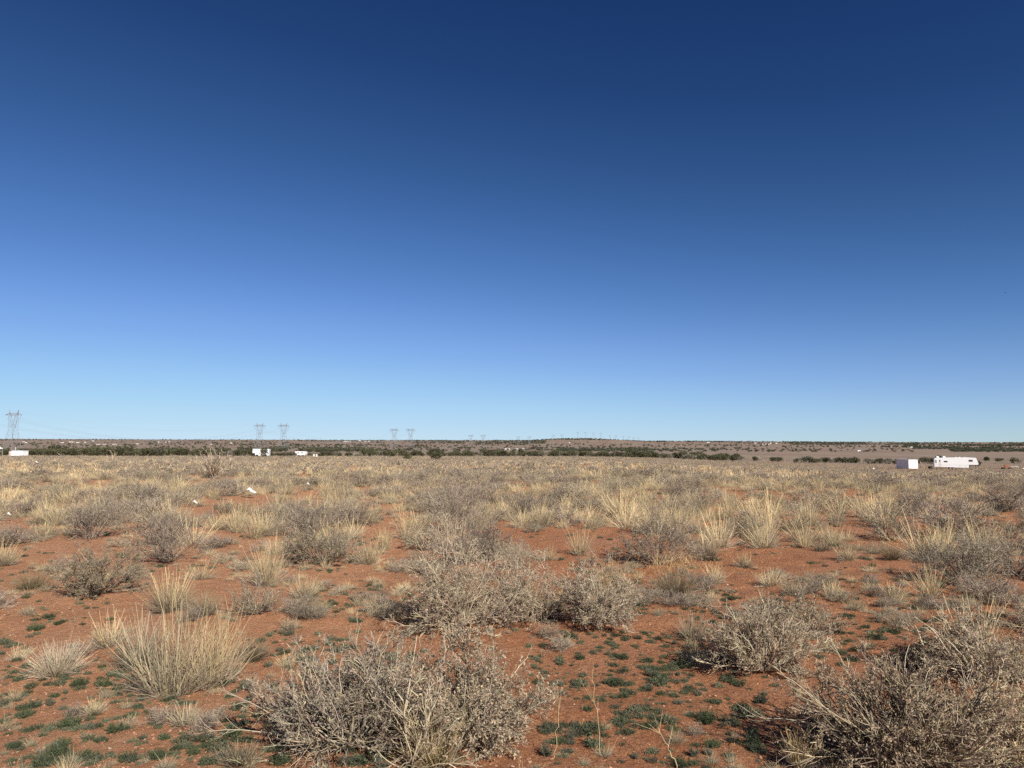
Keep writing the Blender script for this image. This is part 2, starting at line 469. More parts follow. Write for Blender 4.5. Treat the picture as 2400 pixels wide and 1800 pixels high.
# ------------------------------------------------------------------ scattering as one object (stuff)
def proto_collection(name, meshes):
    c = bpy.data.collections.new(name)
    for i, me in enumerate(meshes):
        o = bpy.data.objects.new('%s_kind_%02d' % (name, i), me); c.objects.link(o)
    return c

def scatter(name, P, rot, scl, kidx, coll, label=None, cat=None):
    me = bpy.data.meshes.new(name + '_points')
    me.vertices.add(len(P)); me.vertices.foreach_set('co', np.asarray(P, np.float32).ravel())
    a = me.attributes.new('rot', 'FLOAT_VECTOR', 'POINT'); a.data.foreach_set('vector', np.asarray(rot, np.float32).ravel())
    a = me.attributes.new('scl', 'FLOAT_VECTOR', 'POINT'); a.data.foreach_set('vector', np.asarray(scl, np.float32).ravel())
    a = me.attributes.new('kidx', 'INT', 'POINT'); a.data.foreach_set('value', np.asarray(kidx, np.int32))
    o = link(name, me)
    ng = bpy.data.node_groups.new(name + '_scatter', 'GeometryNodeTree')
    ng.interface.new_socket('Geometry', in_out='INPUT', socket_type='NodeSocketGeometry')
    ng.interface.new_socket('Geometry', in_out='OUTPUT', socket_type='NodeSocketGeometry')
    N = ng.nodes.new; L = ng.links.new
    gi = N('NodeGroupInput'); go = N('NodeGroupOutput'); ip = N('GeometryNodeInstanceOnPoints'); ci = N('GeometryNodeCollectionInfo')
    ci.inputs['Collection'].default_value = coll; ci.inputs['Separate Children'].default_value = True; ci.inputs['Reset Children'].default_value = True
    def attr(n, t):
        x = N('GeometryNodeInputNamedAttribute'); x.data_type = t; x.inputs['Name'].default_value = n; return x.outputs['Attribute']
    L(gi.outputs[0], ip.inputs['Points']); L(ci.outputs[0], ip.inputs['Instance'])
    ip.inputs['Pick Instance'].default_value = True
    L(attr('kidx', 'INT'), ip.inputs['Instance Index'])
    L(attr('rot', 'FLOAT_VECTOR'), ip.inputs['Rotation']); L(attr('scl', 'FLOAT_VECTOR'), ip.inputs['Scale'])
    L(ip.outputs[0], go.inputs[0])
    md = o.modifiers.new('scatter', 'NODES'); md.node_group = ng
    tag(o, label, cat, kind='stuff')
    return o

# ------------------------------------------------------------------ foreground plants, one by one
LAND = []        # landmarks: (x, y, phrase)
def put_shrub(px, py, wpx, hpx, label, seed, phrase=None, squash=1.0, **kw):
    x, y, z = at(px, py)
    D = math.hypot(x, y)
    R = wpx / 2 * y / FPX; Ht = hpx * y / FPX
    rng = np.random.default_rng(seed)
    mb, ml = shrub(rng, R, Ht, split=True, squash=squash, **kw)
    e = bpy.data.objects.new('shrub', None); COL.objects.link(e); e.location = (x, y, z); e.empty_display_size = .2
    tag(e, label, 'shrub', 'grey desert shrubs')
    link('branches', mb, e); link('leaves', ml, e)
    if phrase: LAND.append((x, y, phrase))
    CLEAR.append((x, y, R * (1.0 if y > 6 else .75)))
    if y > 9: CLEAR.append((x * .93, y * .93, R * .8))
    return e
CLEAR = []
def put_tuft(px, py, wpx, hpx, label, seed, phrase=None, **kw):
    x, y, z = at(px, py)
    R = wpx / 2 * y / FPX; Ht = hpx * y / FPX
    kw.setdefault('stalkL', 1.0)
    a, b = tuft(np.random.default_rng(seed), R, Ht / max(1.0, kw['stalkL'] * .9), split=True, **kw)
    e = bpy.data.objects.new('grass_tuft', None); COL.objects.link(e); e.location = (x, y, z - .01)
    tag(e, label, 'grass tuft', 'dry bunch grass tufts')
    link('blades', a, e); link('stalks', b, e)
    if phrase: LAND.append((x, y, phrase))
    CLEAR.append((x, y, R * .6))
    return e

BIG = dict(n=(48, 380, 2500, 8200), leaf=12000)
MED = dict(n=(34, 240, 1500, 4500), leaf=10000)
SML = dict(n=(26, 160, 900, 2400), leaf=3600)
# bottom middle: one wide tangle of three plants grown together
put_shrub(815, 1750, 430, 215, 'big tangled grey shrub of bare twigs, left half of the central bottom clump', 11, 'the bottom middle twiggy shrub', arch=24, thick=1.5, vase=.05, twig=(0.328, 0.272, 0.211), n=(60, 460, 3000, 10000), leaf=9000, pale=.3, leafcol=(0.280, 0.225, 0.164))
put_shrub(1080, 1745, 350, 235, 'leafy olive grey shrub right half of the bottom central clump, small pale leaves', 12, 'the bottom middle leafy shrub', arch=10, thick=1.35, vase=.35, leafcol=(0.349, 0.269, 0.180), leafsize=.013, **BIG)
put_shrub(960, 1800, 260, 330, 'tall pale dead weed with forked bleached stems rising from the bottom central clump', 13, None, vase=.55, n=(16, 60, 150, 300), leaf=300, twig=(0.530, 0.437, 0.313), pale=.6, thick=1.25)
# bottom right
put_shrub(2110, 1795, 520, 205, 'largest tangled grey green shrub in the bottom corner with a dark shadow beside it', 14, 'the largest corner shrub', thick=1.45, vase=.25, leafcol=(0.358, 0.260, 0.163), twig=(0.272, 0.201, 0.135), pale=.22, arch=26, n=(70, 520, 3300, 11000), leaf=13000)
put_shrub(2370, 1800, 300, 190, 'yellowish twiggy shrub cut off by the frame at the bottom corner, beside the largest shrub', 15, None, arch=9, thick=1.3, vase=.3, twig=(0.372, 0.306, 0.190), pale=.35, leafcol=(0.384, 0.290, 0.180), **MED)
put_shrub(2300, 1590, 270, 150, 'dense grey shrub mixed with yellow grass behind the largest corner shrub', 16, 'the shrub behind the corner shrub', arch=9, thick=1.3, vase=.4, twig=(0.300, 0.247, 0.177), leafcol=(0.288, 0.225, 0.150), **MED)
put_shrub(1790, 1572, 250, 148, 'rounded pale olive shrub with a dark hollow and shadow at its foot', 17, 'the rounded hollow olive shrub', arch=9, thick=1.25, vase=.45, leafcol=(0.349, 0.272, 0.175), **BIG)
# centre
put_shrub(1075, 1470, 260, 215, 'broad olive grey shrub in the middle of the picture, left of a smaller one', 18, 'the broad middle olive shrub', arch=9, thick=1.3, vase=.3, leafcol=(0.349, 0.269, 0.180), **BIG)
put_shrub(1230, 1455, 200, 130, 'low bare tangle of curved pale twigs between the two olive shrubs in the middle', 19, None, arch=9, vase=.1, leafcol=(0.315, 0.239, 0.180), pale=.35, **MED)
put_shrub(1410, 1462, 190, 140, 'compact round olive grey shrub right of the broad middle shrub', 20, 'the compact olive shrub', thick=1.3, vase=.35, leafcol=(0.340, 0.269, 0.187), **BIG)
put_shrub(1075, 1252, 190, 135, 'upright grey vase shaped shrub standing behind the broad middle shrub', 21, 'the upright vase shaped grey shrub', vase=.85, twig=MAUVE, n=(46, 300, 1300, 2800), leaf=900, thick=1.4)
put_shrub(1545, 1325, 190, 120, 'rounded grey shrub at the right end of the bare red patch', 22, 'the shrub by the red patch', vase=.5, twig=(0.292, 0.231, 0.170), leafcol=(0.324, 0.254, 0.195), thick=1.3, **MED)
# left
put_shrub(235, 1392, 190, 120, 'low dark olive shrub with green leafy base at the left, nearest of two', 23, 'the dark olive shrub at the left', vase=.3, leafcol=(0.209, 0.170, 0.105), thick=1.2, **MED)
put_shrub(395, 1318, 170, 90, 'mauve grey shrub of fine upright twigs behind the dark olive shrub', 24, 'the mauve grey shrub at the left', vase=.75, twig=MAUVE, thick=1.3, n=(34, 240, 1100, 2300), leaf=600)
put_shrub(215, 1262, 190, 85, 'wide mauve shrub with pale grass stalks growing through it at the left', 25, 'the wide mauve shrub at the left', vase=.7, twig=MAUVE, thick=1.5, n=(34, 240, 1100, 2300), leaf=600)
put_shrub(755, 1325, 190, 115, 'dense dark grey shrub left of the central bare sand strip', 26, 'the dense dark grey shrub', vase=.55, twig=(0.248, 0.202, 0.149), thick=1.3, **MED)
put_shrub(2250, 1375, 230, 110, 'pale grey shrub of crossing dry twigs at the right with green weeds below', 27, 'the crossing twig shrub', vase=.4, twig=(0.353, 0.297, 0.225), thick=1.2, **MED)
put_shrub(2385, 1352, 180, 115, 'dark grey shrub cut off by the right edge of the frame, upper of two', 28, None, vase=.5, twig=(0.239, 0.198, 0.153), thick=1.2, **MED)
put_shrub(2090, 1268, 150, 78, 'dark grey shrub casting a black shadow at the edge of the bare red soil, right', 29, 'the dark shrub edging bare soil', vase=.5, twig=(0.230, 0.189, 0.136), thick=1.5, **SML)
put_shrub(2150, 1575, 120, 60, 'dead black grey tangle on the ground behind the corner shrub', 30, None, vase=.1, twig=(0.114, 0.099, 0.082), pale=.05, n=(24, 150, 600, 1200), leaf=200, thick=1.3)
put_shrub(600, 1440, 110, 85, 'small pale grey shrub of fine twigs right of the long straw tufts', 31, None, vase=.6, twig=(0.372, 0.309, 0.225), n=(30, 180, 800, 1600), leaf=600)
put_shrub(1330, 1232, 90, 48, 'small grey round shrub on the far rim of the bare red patch', 32, None, vase=.5, twig=MAUVE, thick=1.6, n=(26, 140, 600, 900), leaf=400)
put_shrub(1385, 1330, 110, 34, 'low dead branches lying on the bare red patch', 33, None, vase=0, twig=(0.195, 0.148, 0.109), pale=.05, n=(9, 30, 80, 120), leaf=60, thick=1.5)
put_shrub(1900, 1480, 150, 60, 'low olive shrub spray just behind the rounded olive shrub', 34, None, vase=.2, leafcol=(0.349, 0.272, 0.164), **SML)
put_shrub(1860, 1445, 160, 62, 'flattened dark twig heap on the red soil with weeds round it, right of centre', 35, None, vase=.2, twig=(0.239, 0.189, 0.136), n=(24, 150, 600, 1200), leaf=300, thick=1.1)

# bunch grasses
put_tuft(405, 1615, 185, 195, 'largest straw yellow bunch grass with long stalks at the lower left', 41, 'the largest straw tuft', n=420, stalks=100, stalkL=1.4, lean=.55, w=.0036, root=.62, mess=.24, tip=(.60, .49, .31), base=(.40, .34, .25))
put_tuft(490, 1600, 150, 165, 'right hand third of the largest bunch grass, touching the dark brown fan', 40, None, n=520, stalks=95, stalkL=1.4, lean=.45, root=.6, mess=.22)
put_tuft(330, 1560, 170, 120, 'greyer half of the largest bunch grass, left and behind it', 42, None, n=560, stalks=50, stalkL=1.2, lean=.7, tip=STRAWGREY, base=(0.305, 0.260, 0.183))
put_tuft(135, 1580, 140, 88, 'rounded grey straw tuft on green weeds at the far lower left', 43, 'the rounded lower left tuft', n=900, stalks=26, stalkL=1.15, lean=.8, tip=STRAWGREY)
put_tuft(255, 1515, 120, 80, 'thin straw stalks between the rounded tuft and the largest bunch grass', 44, None, n=420, stalks=40, stalkL=1.4)
put_tuft(435, 1698, 95, 55, 'small spiky grey tuft on bare sand in front of the largest bunch grass', 45, 'the small spiky tuft', n=420, stalks=12, lean=.75, tip=(0.442, 0.367, 0.240), base=(0.338, 0.283, 0.195))
put_tuft(400, 1432, 140, 95, 'pale straw tuft behind the largest bunch grass', 46, 'the pale straw tuft at the left', n=900, stalks=50, stalkL=1.2)
put_tuft(480, 1440, 100, 60, 'brownish low tuft beside the pale straw tuft', 47, None, n=520, stalks=10, tip=(0.362, 0.283, 0.157))
put_tuft(625, 1372, 110, 100, 'tall pale yellow tuft of long stalks left of the dense dark shrub', 48, 'the tall pale yellow tuft', n=520, stalks=90, stalkL=1.3, lean=.5)
put_tuft(715, 1400, 90, 62, 'straw tuft in front of the dense dark grey shrub', 49, None, n=420, stalks=30, stalkL=1.2)
put_tuft(678, 1476, 64, 36, 'small pale spiky tuft on sand amid green weeds, left of centre', 50, None, n=340, stalks=12, tip=(0.499, 0.398, 0.252))
put_tuft(590, 1545, 90, 62, 'dark brown grey fan of stiff grass beside the largest bunch grass', 51, None, n=700, stalks=5, base=(0.161, 0.130, 0.089), tip=(0.265, 0.214, 0.138), lean=.8)
put_tuft(8, 1325, 90, 62, 'straw tuft cut off by the left edge of the frame', 52, None, n=620, stalks=30, stalkL=1.2)
put_tuft(75, 1380, 100, 55, 'brownish rounded fan of fine grass at the far left', 53, None, n=620, stalks=8, tip=(0.385, 0.290, 0.170), base=(0.265, 0.214, 0.126), lean=.9)
put_tuft(64, 1440, 50, 26, 'tiny spiky tuft alone on the bare sand at the far left', 54, None, n=260, stalks=5, tip=(0.402, 0.321, 0.202))
put_tuft(900, 1290, 50, 56, 'slender upright straw tuft alone on the sand strip left of the vase shaped shrub', 55, 'the slender sand strip tuft', n=260, stalks=50, stalkL=1.15, lean=.3)
put_tuft(1580, 1395, 115, 78, 'neat grey fan of stiff grass with golden tips right of the compact olive shrub', 56, 'the golden tipped fan grass', n=1000, stalks=0 + 6, base=(0.201, 0.161, 0.107), tip=(0.321, 0.252, 0.157), lean=.85, fuzz=.35)
put_tuft(1440, 1400, 120, 80, 'orange tipped grass behind the compact olive shrub', 57, None, n=520, stalks=20, base=(0.281, 0.207, 0.107), tip=(0.466, 0.306, 0.138), lean=.6, fuzz=.25)
put_tuft(1675, 1366, 60, 48, 'small gold grey tuft right of the grey fan grass', 58, None, n=360, stalks=10, fuzz=.2)
put_tuft(1805, 1372, 90, 46, 'rounded pale straw tuft on bare red soil, left of a thinner one', 59, 'the rounded red soil tuft', n=520, stalks=10, lean=.8)
put_tuft(1860, 1395, 60, 50, 'thinner pale tuft right of the rounded straw tuft', 60, None, n=300, stalks=16, tip=(0.482, 0.382, 0.233))
put_tuft(1985, 1312, 66, 44, 'straw tuft with grey base on the red soil at the right', 61, None, n=420, stalks=14, fuzz=.15)
put_tuft(2090, 1312, 52, 46, 'fine gold brown tuft above a patch of green weeds at the right', 62, None, n=420, stalks=6, base=(0.241, 0.183, 0.107), tip=(0.402, 0.290, 0.157), lean=.6, fuzz=.3)
put_tuft(1745, 1330, 60, 40, 'straw tuft at the near edge of the pale grass, right of the red patch', 63, None, n=360, stalks=18)
put_tuft(1660, 1312, 80, 46, 'grey brown rounded tuft right of the grey shrub by the red patch', 64, None, n=420, stalks=6, base=(0.225, 0.183, 0.126), tip=(0.338, 0.268, 0.170))
put_tuft(2095, 1400, 90, 40, 'flattened pale tuft with green weeds, left of the crossing twig shrub', 65, None, n=320, stalks=12, lean=1.0)
put_tuft(1950, 1400, 60, 44, 'small pale stalks on green weeds above the flattened twig heap', 66, None, n=220, stalks=16)
put_tuft(2180, 1400, 60, 80, 'yellow stalks leaning against the crossing twig shrub', 67, None, n=160, stalks=60, stalkL=1.2)
put_tuft(1240, 1440, 70, 90, 'brown yellow grass growing through the bare tangle in the middle', 68, None, n=420, stalks=40, stalkL=1.2, base=(0.281, 0.221, 0.120), tip=(0.402, 0.314, 0.170))
put_tuft(1020, 1790, 190, 150, 'yellow brown grass at the bottom edge inside the central clump', 69, None, n=700, stalks=60, stalkL=1.4, base=(0.321, 0.252, 0.138))
put_tuft(560, 1790, 150, 56, 'low brown grey grass fan at the bottom edge left of the central clump', 70, None, n=700, stalks=5, base=(0.209, 0.169, 0.114), tip=(0.338, 0.275, 0.183), lean=1.1)
put_tuft(1330, 1515, 44, 26, 'tiny straw tuft among weeds below the compact olive shrub', 71, None, n=160, stalks=6)
put_tuft(1625, 1500, 90, 70, 'pale thin tuft left of the rounded olive shrub', 72, None, n=420, stalks=14, tip=(0.466, 0.382, 0.252))
put_tuft(1640, 1560, 80, 60, 'grey green thin tuft in the shadow left of the rounded olive shrub', 73, None, n=260, stalks=16, tip=(0.338, 0.290, 0.170))
put_tuft(1870, 1795, 90, 80, 'short gold stubble tuft at the bottom edge beside the corner shrub', 74, None, n=260, stalks=50, stalkL=1.1, lean=.35, tip=(0.450, 0.328, 0.151))
put_tuft(2290, 1560, 110, 150, 'long yellow stalks standing in front of the dense grey shrub, right', 75, None, n=260, stalks=50, stalkL=1.2)
put_tuft(2370, 1590, 110, 90, 'brown yellow grass clump at the right edge behind the corner shrub', 76, None, n=700, stalks=20, base=(0.265, 0.199, 0.095), tip=(0.402, 0.306, 0.138))
put_tuft(1160, 1285, 60, 40, 'pale low tuft at the near edge of the bare red patch', 77, None, n=260, stalks=10)
put_tuft(2230, 1800, 160, 120, 'straw stalks in the near corner in front of the largest shrub', 78, None, n=500, stalks=60, stalkL=1.3, base=(0.362, 0.290, 0.157))

# long bleached stalks at the very front
def stalk(pts, r, label, seed, side=5):
    rng = np.random.default_rng(seed); g = Geo()
    P = np.array(pts, float); t = np.linspace(0, len(P) - 1, 12); k = np.minimum(t.astype(int), len(P) - 2); f = (t - k)[:, None]
    Q = P[k] * (1 - f) + P[k + 1] * f; Q[1:-1] += rng.normal(size=(10, 3)) * .006
    g2 = Geo(); tubes(g, Q[None], r, r * .35, np.array(STRAW), 0, 5)
    b = branch_off(Q[None], np.array([.3]), side, rng, .4, .45, .3, .7, 4, .1, .1)[0]
    tubes(g, b, r * .5, r * .2, jit(rng, STRAW, side, .1))
    me = g.mesh('dry_stalk', [M_GRASS]); o = link('dry_stalk', me)
    return tag(o, label, 'dry stalk', 'long dry stalks at the bottom edge')
def stem(px, top_py, Y, lean, label, seed, r=.0032):
    x, y, z = on(px, Y); hgt = EYE + CE[2] - EYE - (top_py - 1034) / FPX * Y - z
    return stalk([(x, y, z - .02), (x + lean * .4, y, z + hgt * .5), (x + lean, y + .05, z + hgt)], r, label, seed)
stem(1400, 1565, 3.75, -.03, 'thin pale weed stem standing at the bottom edge right of the olive shrub', 81, .0022)
stem(1990, 1640, 3.70, -.02, 'straight straw stalk at the bottom edge, leftmost of the corner stalks', 82)
stem(2040, 1625, 3.62, -.03, 'straight straw stalk at the bottom edge, second of the corner stalks', 83)
stem(2072, 1700, 3.66, .02, 'shorter straw stalk at the bottom edge, third of the corner stalks', 84)
stem(2102, 1610, 3.6, -.02, 'tallest straw stalk at the bottom edge in front of the largest shrub', 85, .0036)
stem(1300, 1580, 3.7, .02, 'bent pale weed stem at the bottom edge by the leafy olive shrub', 86, .002)
stem(1575, 1690, 3.6, -.08, 'brown forked weed stem among green weeds at the bottom edge', 87, .003)

# green weeds
rngW = np.random.default_rng(5)
WK = [weed(rngW, .075, .035, 60, ell=1.0), weed(rngW, .09, .03, 80, ell=1.5), weed(rngW, .06, .04, 46), weed(rngW, .1, .045, 90, ell=1.3, col=(0.089, 0.107, 0.059)),
      weed(rngW, .08, .14, 46, upright=1, col=(0.130, 0.137, 0.090), leaf=.022, per=16), weed(rngW, .10, .17, 60, upright=.8, col=(0.141, 0.144, 0.097), leaf=.02, per=18),
      weed(rngW, .12, .09, 70, upright=.4, col=(0.111, 0.118, 0.083), leaf=.016, per=14), weed(rngW, .13, .07, 100, upright=.2, col=(0.070, 0.092, 0.045), leaf=.018, per=14)]
# zones of the photograph where they grow: x0, x1, y0, y1, how many, scale, chance of upright kinds, where
WZ = [(0, 560, 1560, 1800, 150, 1.0, .22, 'on the bare sand at the lower left'),
      (0, 200, 1470, 1580, 12, 1.0, .3, 'beside the rounded straw tuft at the lower left'),
      (180, 330, 1540, 1620, 16, .9, .3, 'beside the largest straw tuft at the lower left'),
      (560, 820, 1470, 1570, 26, 1.2, .5, 'behind the big twiggy shrub at the bottom middle'),
      (730, 1010, 1370, 1450, 60, .85, .05, 'on the sand left of the broad olive shrub'),
      (40, 260, 1400, 1470, 26, .8, .1, 'on the bare sand at the far left'),
      (540, 740, 1600, 1800, 22, 1.3, .6, 'left of the big twiggy shrub at the bottom middle'),
      (1240, 1620, 1480, 1640, 110, .85, .25, 'on the red soil below the compact olive shrub'),
      (1260, 1560, 1600, 1720, 30, 1.15, .5, 'on the red soil right of the leafy olive shrub'),
      (1280, 1880, 1700, 1800, 36, 1.1, .6, 'along the bottom edge between the two big shrubs'),
      (1500, 1800, 1560, 1700, 34, 1.2, .5, 'in and around the shadow left of the corner shrub'),
      (1600, 1900, 1390, 1470, 60, .9, .2, 'behind the rounded olive shrub with a dark hollow'),
      (1900, 2180, 1400, 1530, 60, 1.05, .3, 'in the green patch between the right hand shrubs'),
      (1480, 1720, 1380, 1440, 36, .8, .1, 'at the foot of the grey fan grass with golden tips'),
      (1900, 2160, 1310, 1400, 34, .9, .1, 'on the red soil at the right'),
      (780, 900, 1700, 1800, 10, 1.6, .8, 'under the big twiggy shrub at the bottom edge'),
      (920, 980, 1460, 1510, 6, 1.4, .7, 'in the shadow of the broad olive shrub'),
      (640, 960, 1200, 1350, 24, .9, .1, 'on the sand strip left of the vase shaped shrub'),
      (2200, 2400, 1390, 1460, 16, 1.2, .3, 'at the foot of the crossing twig shrub'),
      (0, 300, 1290, 1380, 20, 1.0, .1, 'between the left hand shrubs')]
weeds = []
for (x0, x1, y0, y1, n, s, up, where) in WZ:
    for i in range(int(n * 1.35)):
        px = rngW.uniform(x0, x1); py = rngW.uniform(y0, y1)
        x, y, z = at(px, py)
        kk0 = rngW.random() < up
        sc = (.72 if rngW.random() < .8 else 1.0) * s * (.62 if kk0 else 1.0) * rngW.uniform(.22, .58) * (1.15 if y < 6 else 1.0 + .05 * (y - 6))
        kk = int(rngW.integers(4, 7)) if kk0 else int(rngW.choice([0, 1, 2, 3, 7]))
        weeds.append((sc / y, x, y, z, kk, sc, where))
        if rngW.random() < .45:
            for _ in range(int(rngW.integers(1, 4))):
                x2 = x + rngW.normal() * .12; y2 = y + rngW.normal() * .09
                s2 = sc * rngW.uniform(.4, .9); weeds.append((s2 / y2, x2, y2, float(H(x2, y2)), int(rngW.integers(0, 4)), s2, where))
weeds.sort(key=lambda w: -w[0])
KN = ['dark green cushion weed', 'spreading dark green weed', 'tiny green rosette weed', 'broad green cushion weed', 'upright feathery grey green weed', 'tall feathery grey green weed', 'loose grey green weed', 'dense green mat weed']
for k, (q, x, y, z, kk, sc, where) in enumerate(weeds[:290]):
    o = link('weed', WK[kk], None, (x, y, z - .004), rngW.uniform(0, 6.28), (sc, sc * rngW.uniform(.8, 1.1), sc))
    tag(o, '%s %s' % (KN[kk], where), 'weed', 'green weeds on the red soil')
wr = weeds[290:]
wc = proto_collection('weed_kinds', WK)
PW = [(w[1], w[2], w[3] - .004) for w in wr]; RW = [(0, 0, rngW.uniform(0, 6.28)) for _ in wr]; SW = [(w[5],) * 3 for w in wr]; IW = [w[4] for w in wr]
for i in range(1500):         # sparse seedlings everywhere in front
    y = 3.2 * (30 / 3.2) ** rngW.random(); x = rngW.uniform(-.8, .85) * y
    if vnoise(x, y, 1.1, 44) < .52: continue
    PW.append((x, y, float(H(x, y)) - .003)); RW.append((0, 0, rngW.uniform(0, 6.28))); s = rngW.uniform(.15, .45) * (1 + y / 25); SW.append((s, s, s)); IW.append(int(rngW.integers(0, 4)))
scatter('small_weeds', PW, RW, SW, IW, wc)

# ------------------------------------------------------------------ bare trees standing in the field
def bare_tree(px, py, wpx, hpx, label, seed, n=(30, 130, 380, 420), col=(.40, .32, .24), thick=5.5):
    x, y, z = at(px, py); R = wpx / 2 * y / FPX; Ht = hpx * y / FPX
    mb, ml = shrub(np.random.default_rng(seed), R, Ht, n=n, leaf=30, twig=col, pale=.3, thick=thick, vase=.95, split=True)
    o = link('bare_bush', mb, None, (x, y, z)); tag(o, label, 'bare bush')
    CLEAR.append((x, y, R))
    for k_ in range(1, 5): CLEAR.append((x * (1 - .035 * k_), y * (1 - .035 * k_), R * .8))
bare_tree(500, 1121, 100, 72, 'tall leafless bush of thick pale branches standing above the field, left', 91)
bare_tree(262, 1080, 30, 28, 'small leafless pale bush before the dark tree line, left', 92, n=(12, 34, 60, 40), thick=7)

for px in range(1170, 1500, 28): CLEAR.append((*at(px, 1262 + (px % 3) * 7)[:2], .8))
for px, py, r_ in ((590, 1168, .45), (457, 1192, .3), (722, 1154, .3), (20, 1222, .3)):
    _p = at(px, py)
    for k_ in range(5): CLEAR.append((_p[0] * (1 - k_ * .035), _p[1] * (1 - k_ * .035), r_ + .15))

# ------------------------------------------------------------------ shrubs and grass of the field
rngS = np.random.default_rng(77)
def kinds_mid():
    k = []
    for i in range(4): k.append(shrub(rngS, .55, .5, n=(36, 240, 1100, 2000), leaf=2400, leafsize=.015, twig=GREY, leafcol=(0.335, 0.299, 0.202), thick=1.3, vase=.5, pale=.2))
    for i in range(3): k.append(shrub(rngS, .5, .55, n=(40, 260, 1200, 1500), leaf=500, leafsize=.015, twig=MAUVE, leafcol=(0.298, 0.264, 0.202), thick=1.35, vase=.85, pale=.15))
    return k
def kinds_lo():
    k = []
    for i in range(3): k.append(shrub(rngS, .6, .5, n=(16, 50, 90, 60), leaf=170, leafsize=.055, twig=(0.343, 0.282, 0.223), leafcol=(0.343, 0.299, 0.194), thick=3.6, vase=.5, pale=.25))
    for i in range(3): k.append(shrub(rngS, .55, .55, n=(18, 60, 110, 40), leaf=60, leafsize=.05, twig=(0.307, 0.246, 0.202), leafcol=(0.317, 0.273, 0.185), thick=3.8, vase=.8, pale=.2))
    return k
SM = kinds_mid(); SLo = kinds_lo()
GM = [tuft(rngS, .28, .36, n=340, stalks=16, w=.0043, lean=.8, K=4, stalkL=1.35) for i in range(3)] + \
     [tuft(rngS, .25, .26, n=300, stalks=10, w=.0043, K=4, base=(0.312, 0.273, 0.198), tip=(0.429, 0.359, 0.227), lean=.85) for i in range(2)] + \
     [tuft(rngS, .25, .42, n=200, stalks=40, w=.0042, K=4, stalkL=1.25, lean=.55) for i in range(1)]
GLo = [tuft(rngS, .38, .36, n=52, stalks=14, w=.024, K=3, stalkL=1.25) for i in range(2)] + \
      [tuft(rngS, .36, .28, n=52, stalks=6, w=.026, K=3, base=(0.328, 0.289, 0.205), tip=(0.437, 0.367, 0.227), lean=.85) for i in range(2)]

# bare red ground: ellipses (centre pixel and half axes in the photograph, turned into metres on the ground)
BARE = []
for (px, py, wx, hy) in [(1330, 1270, 170, 30), (870, 1400, 110, 110), (905, 1250, 45, 45), (110, 1430, 220, 70), (250, 1690, 380, 160), (1480, 1600, 330, 210),
                         (1850, 1325, 300, 38), (1700, 1420, 330, 70), (140, 1330, 170, 20), (150, 1131, 90, 5), (260, 1130, 70, 4),
                         (640, 1120, 120, 5), (2000, 1345, 240, 40), (690, 1500, 130, 60), (2080, 1120, 90, 5),
                         (2230, 1104, 130, 4), (2060, 1440, 160, 60), (590, 1330, 60, 20), (2300, 1460, 90, 30)]:
    a = at(px, py); b = at(px + wx, py); c = at(px, py - hy); d = at(px, min(1795, py + hy))
    BARE.append((a[0], (c[1] + d[1]) / 2, abs(b[0] - a[0]), max(.3, abs(c[1] - d[1]) / 2)))
def bare(x, y):
    v = np.zeros_like(x)
    for (cx, cy, rx, ry) in BARE:
        q = ((x - cx) / rx) ** 2 + ((y - cy) / ry) ** 2 + (vnoise(x, y, .9, 31) - .5) * .7
        v = np.maximum(v, 1 - smooth(.75, 1.15, q))
    return v

def field_points(step, y0, y1, rng, margin=.8):
    out = []
    y = y0
    ys_ = np.arange(y0, y1, step)
    for yy in ys_:
        half = margin * yy + 3
        xs_ = np.arange(-half, half, step)
        out.append(np.stack([xs_ + rng.uniform(-.5, .5, len(xs_)) * step, yy + rng.uniform(-.5, .5, len(xs_)) * step], 1))
    return np.concatenate(out)

def clear_of(x, y, extra=0.0):
    ok = np.ones(len(x), bool)
    for (cx, cy, r) in CLEAR:
        ok &= (x - cx) ** 2 + (y - cy) ** 2 > (r + extra) ** 2
    return ok

Ps = np.concatenate([field_points(.95, 5.5, 45, rngS), field_points(1.15, 45, 230, rngS), field_points(2.0, 230, 460, rngS)])
x, y = Ps.T
dens = .20 * smooth(8.5, 12, y) + .70 * smooth(.36, .60, vnoise(x, y, 4.2, 21) * .35 + vnoise(x, y, 1.7, 22) * .3 + vnoise(x, y, 10.0, 23) * .35 + .05)
dens = np.where(y < 7.5, dens * .30, np.where(y < 9.2, dens * .6, dens)) * (1 - .55 * smooth(215, 300, y))
keep = (rngS.random(len(x)) < dens * (1 - bare(x, y))) & clear_of(x, y, .25)
Ps = Ps[keep]
Pg = np.concatenate([field_points(.50, 5.5, 40, rngS), field_points(.72, 40, 110, rngS), field_points(1.0, 110, 230, rngS), field_points(2.0, 230, 460, rngS)])
x, y = Pg.T
gd = .34 * smooth(8.5, 12, y) + .7 * smooth(.34, .60, vnoise(x, y, 3.4, 25) * .55 + vnoise(x, y, 1.1, 26) * .45) * .90 + .04
gd = np.where(y < 7.5, gd * .16, np.where(y < 9.5, gd * .55, gd)) * (1 - .5 * smooth(215, 300, y))
keep = (rngS.random(len(x)) < gd * (1 - bare(x, y))) & clear_of(x, y, .05)
Pg = Pg[keep]

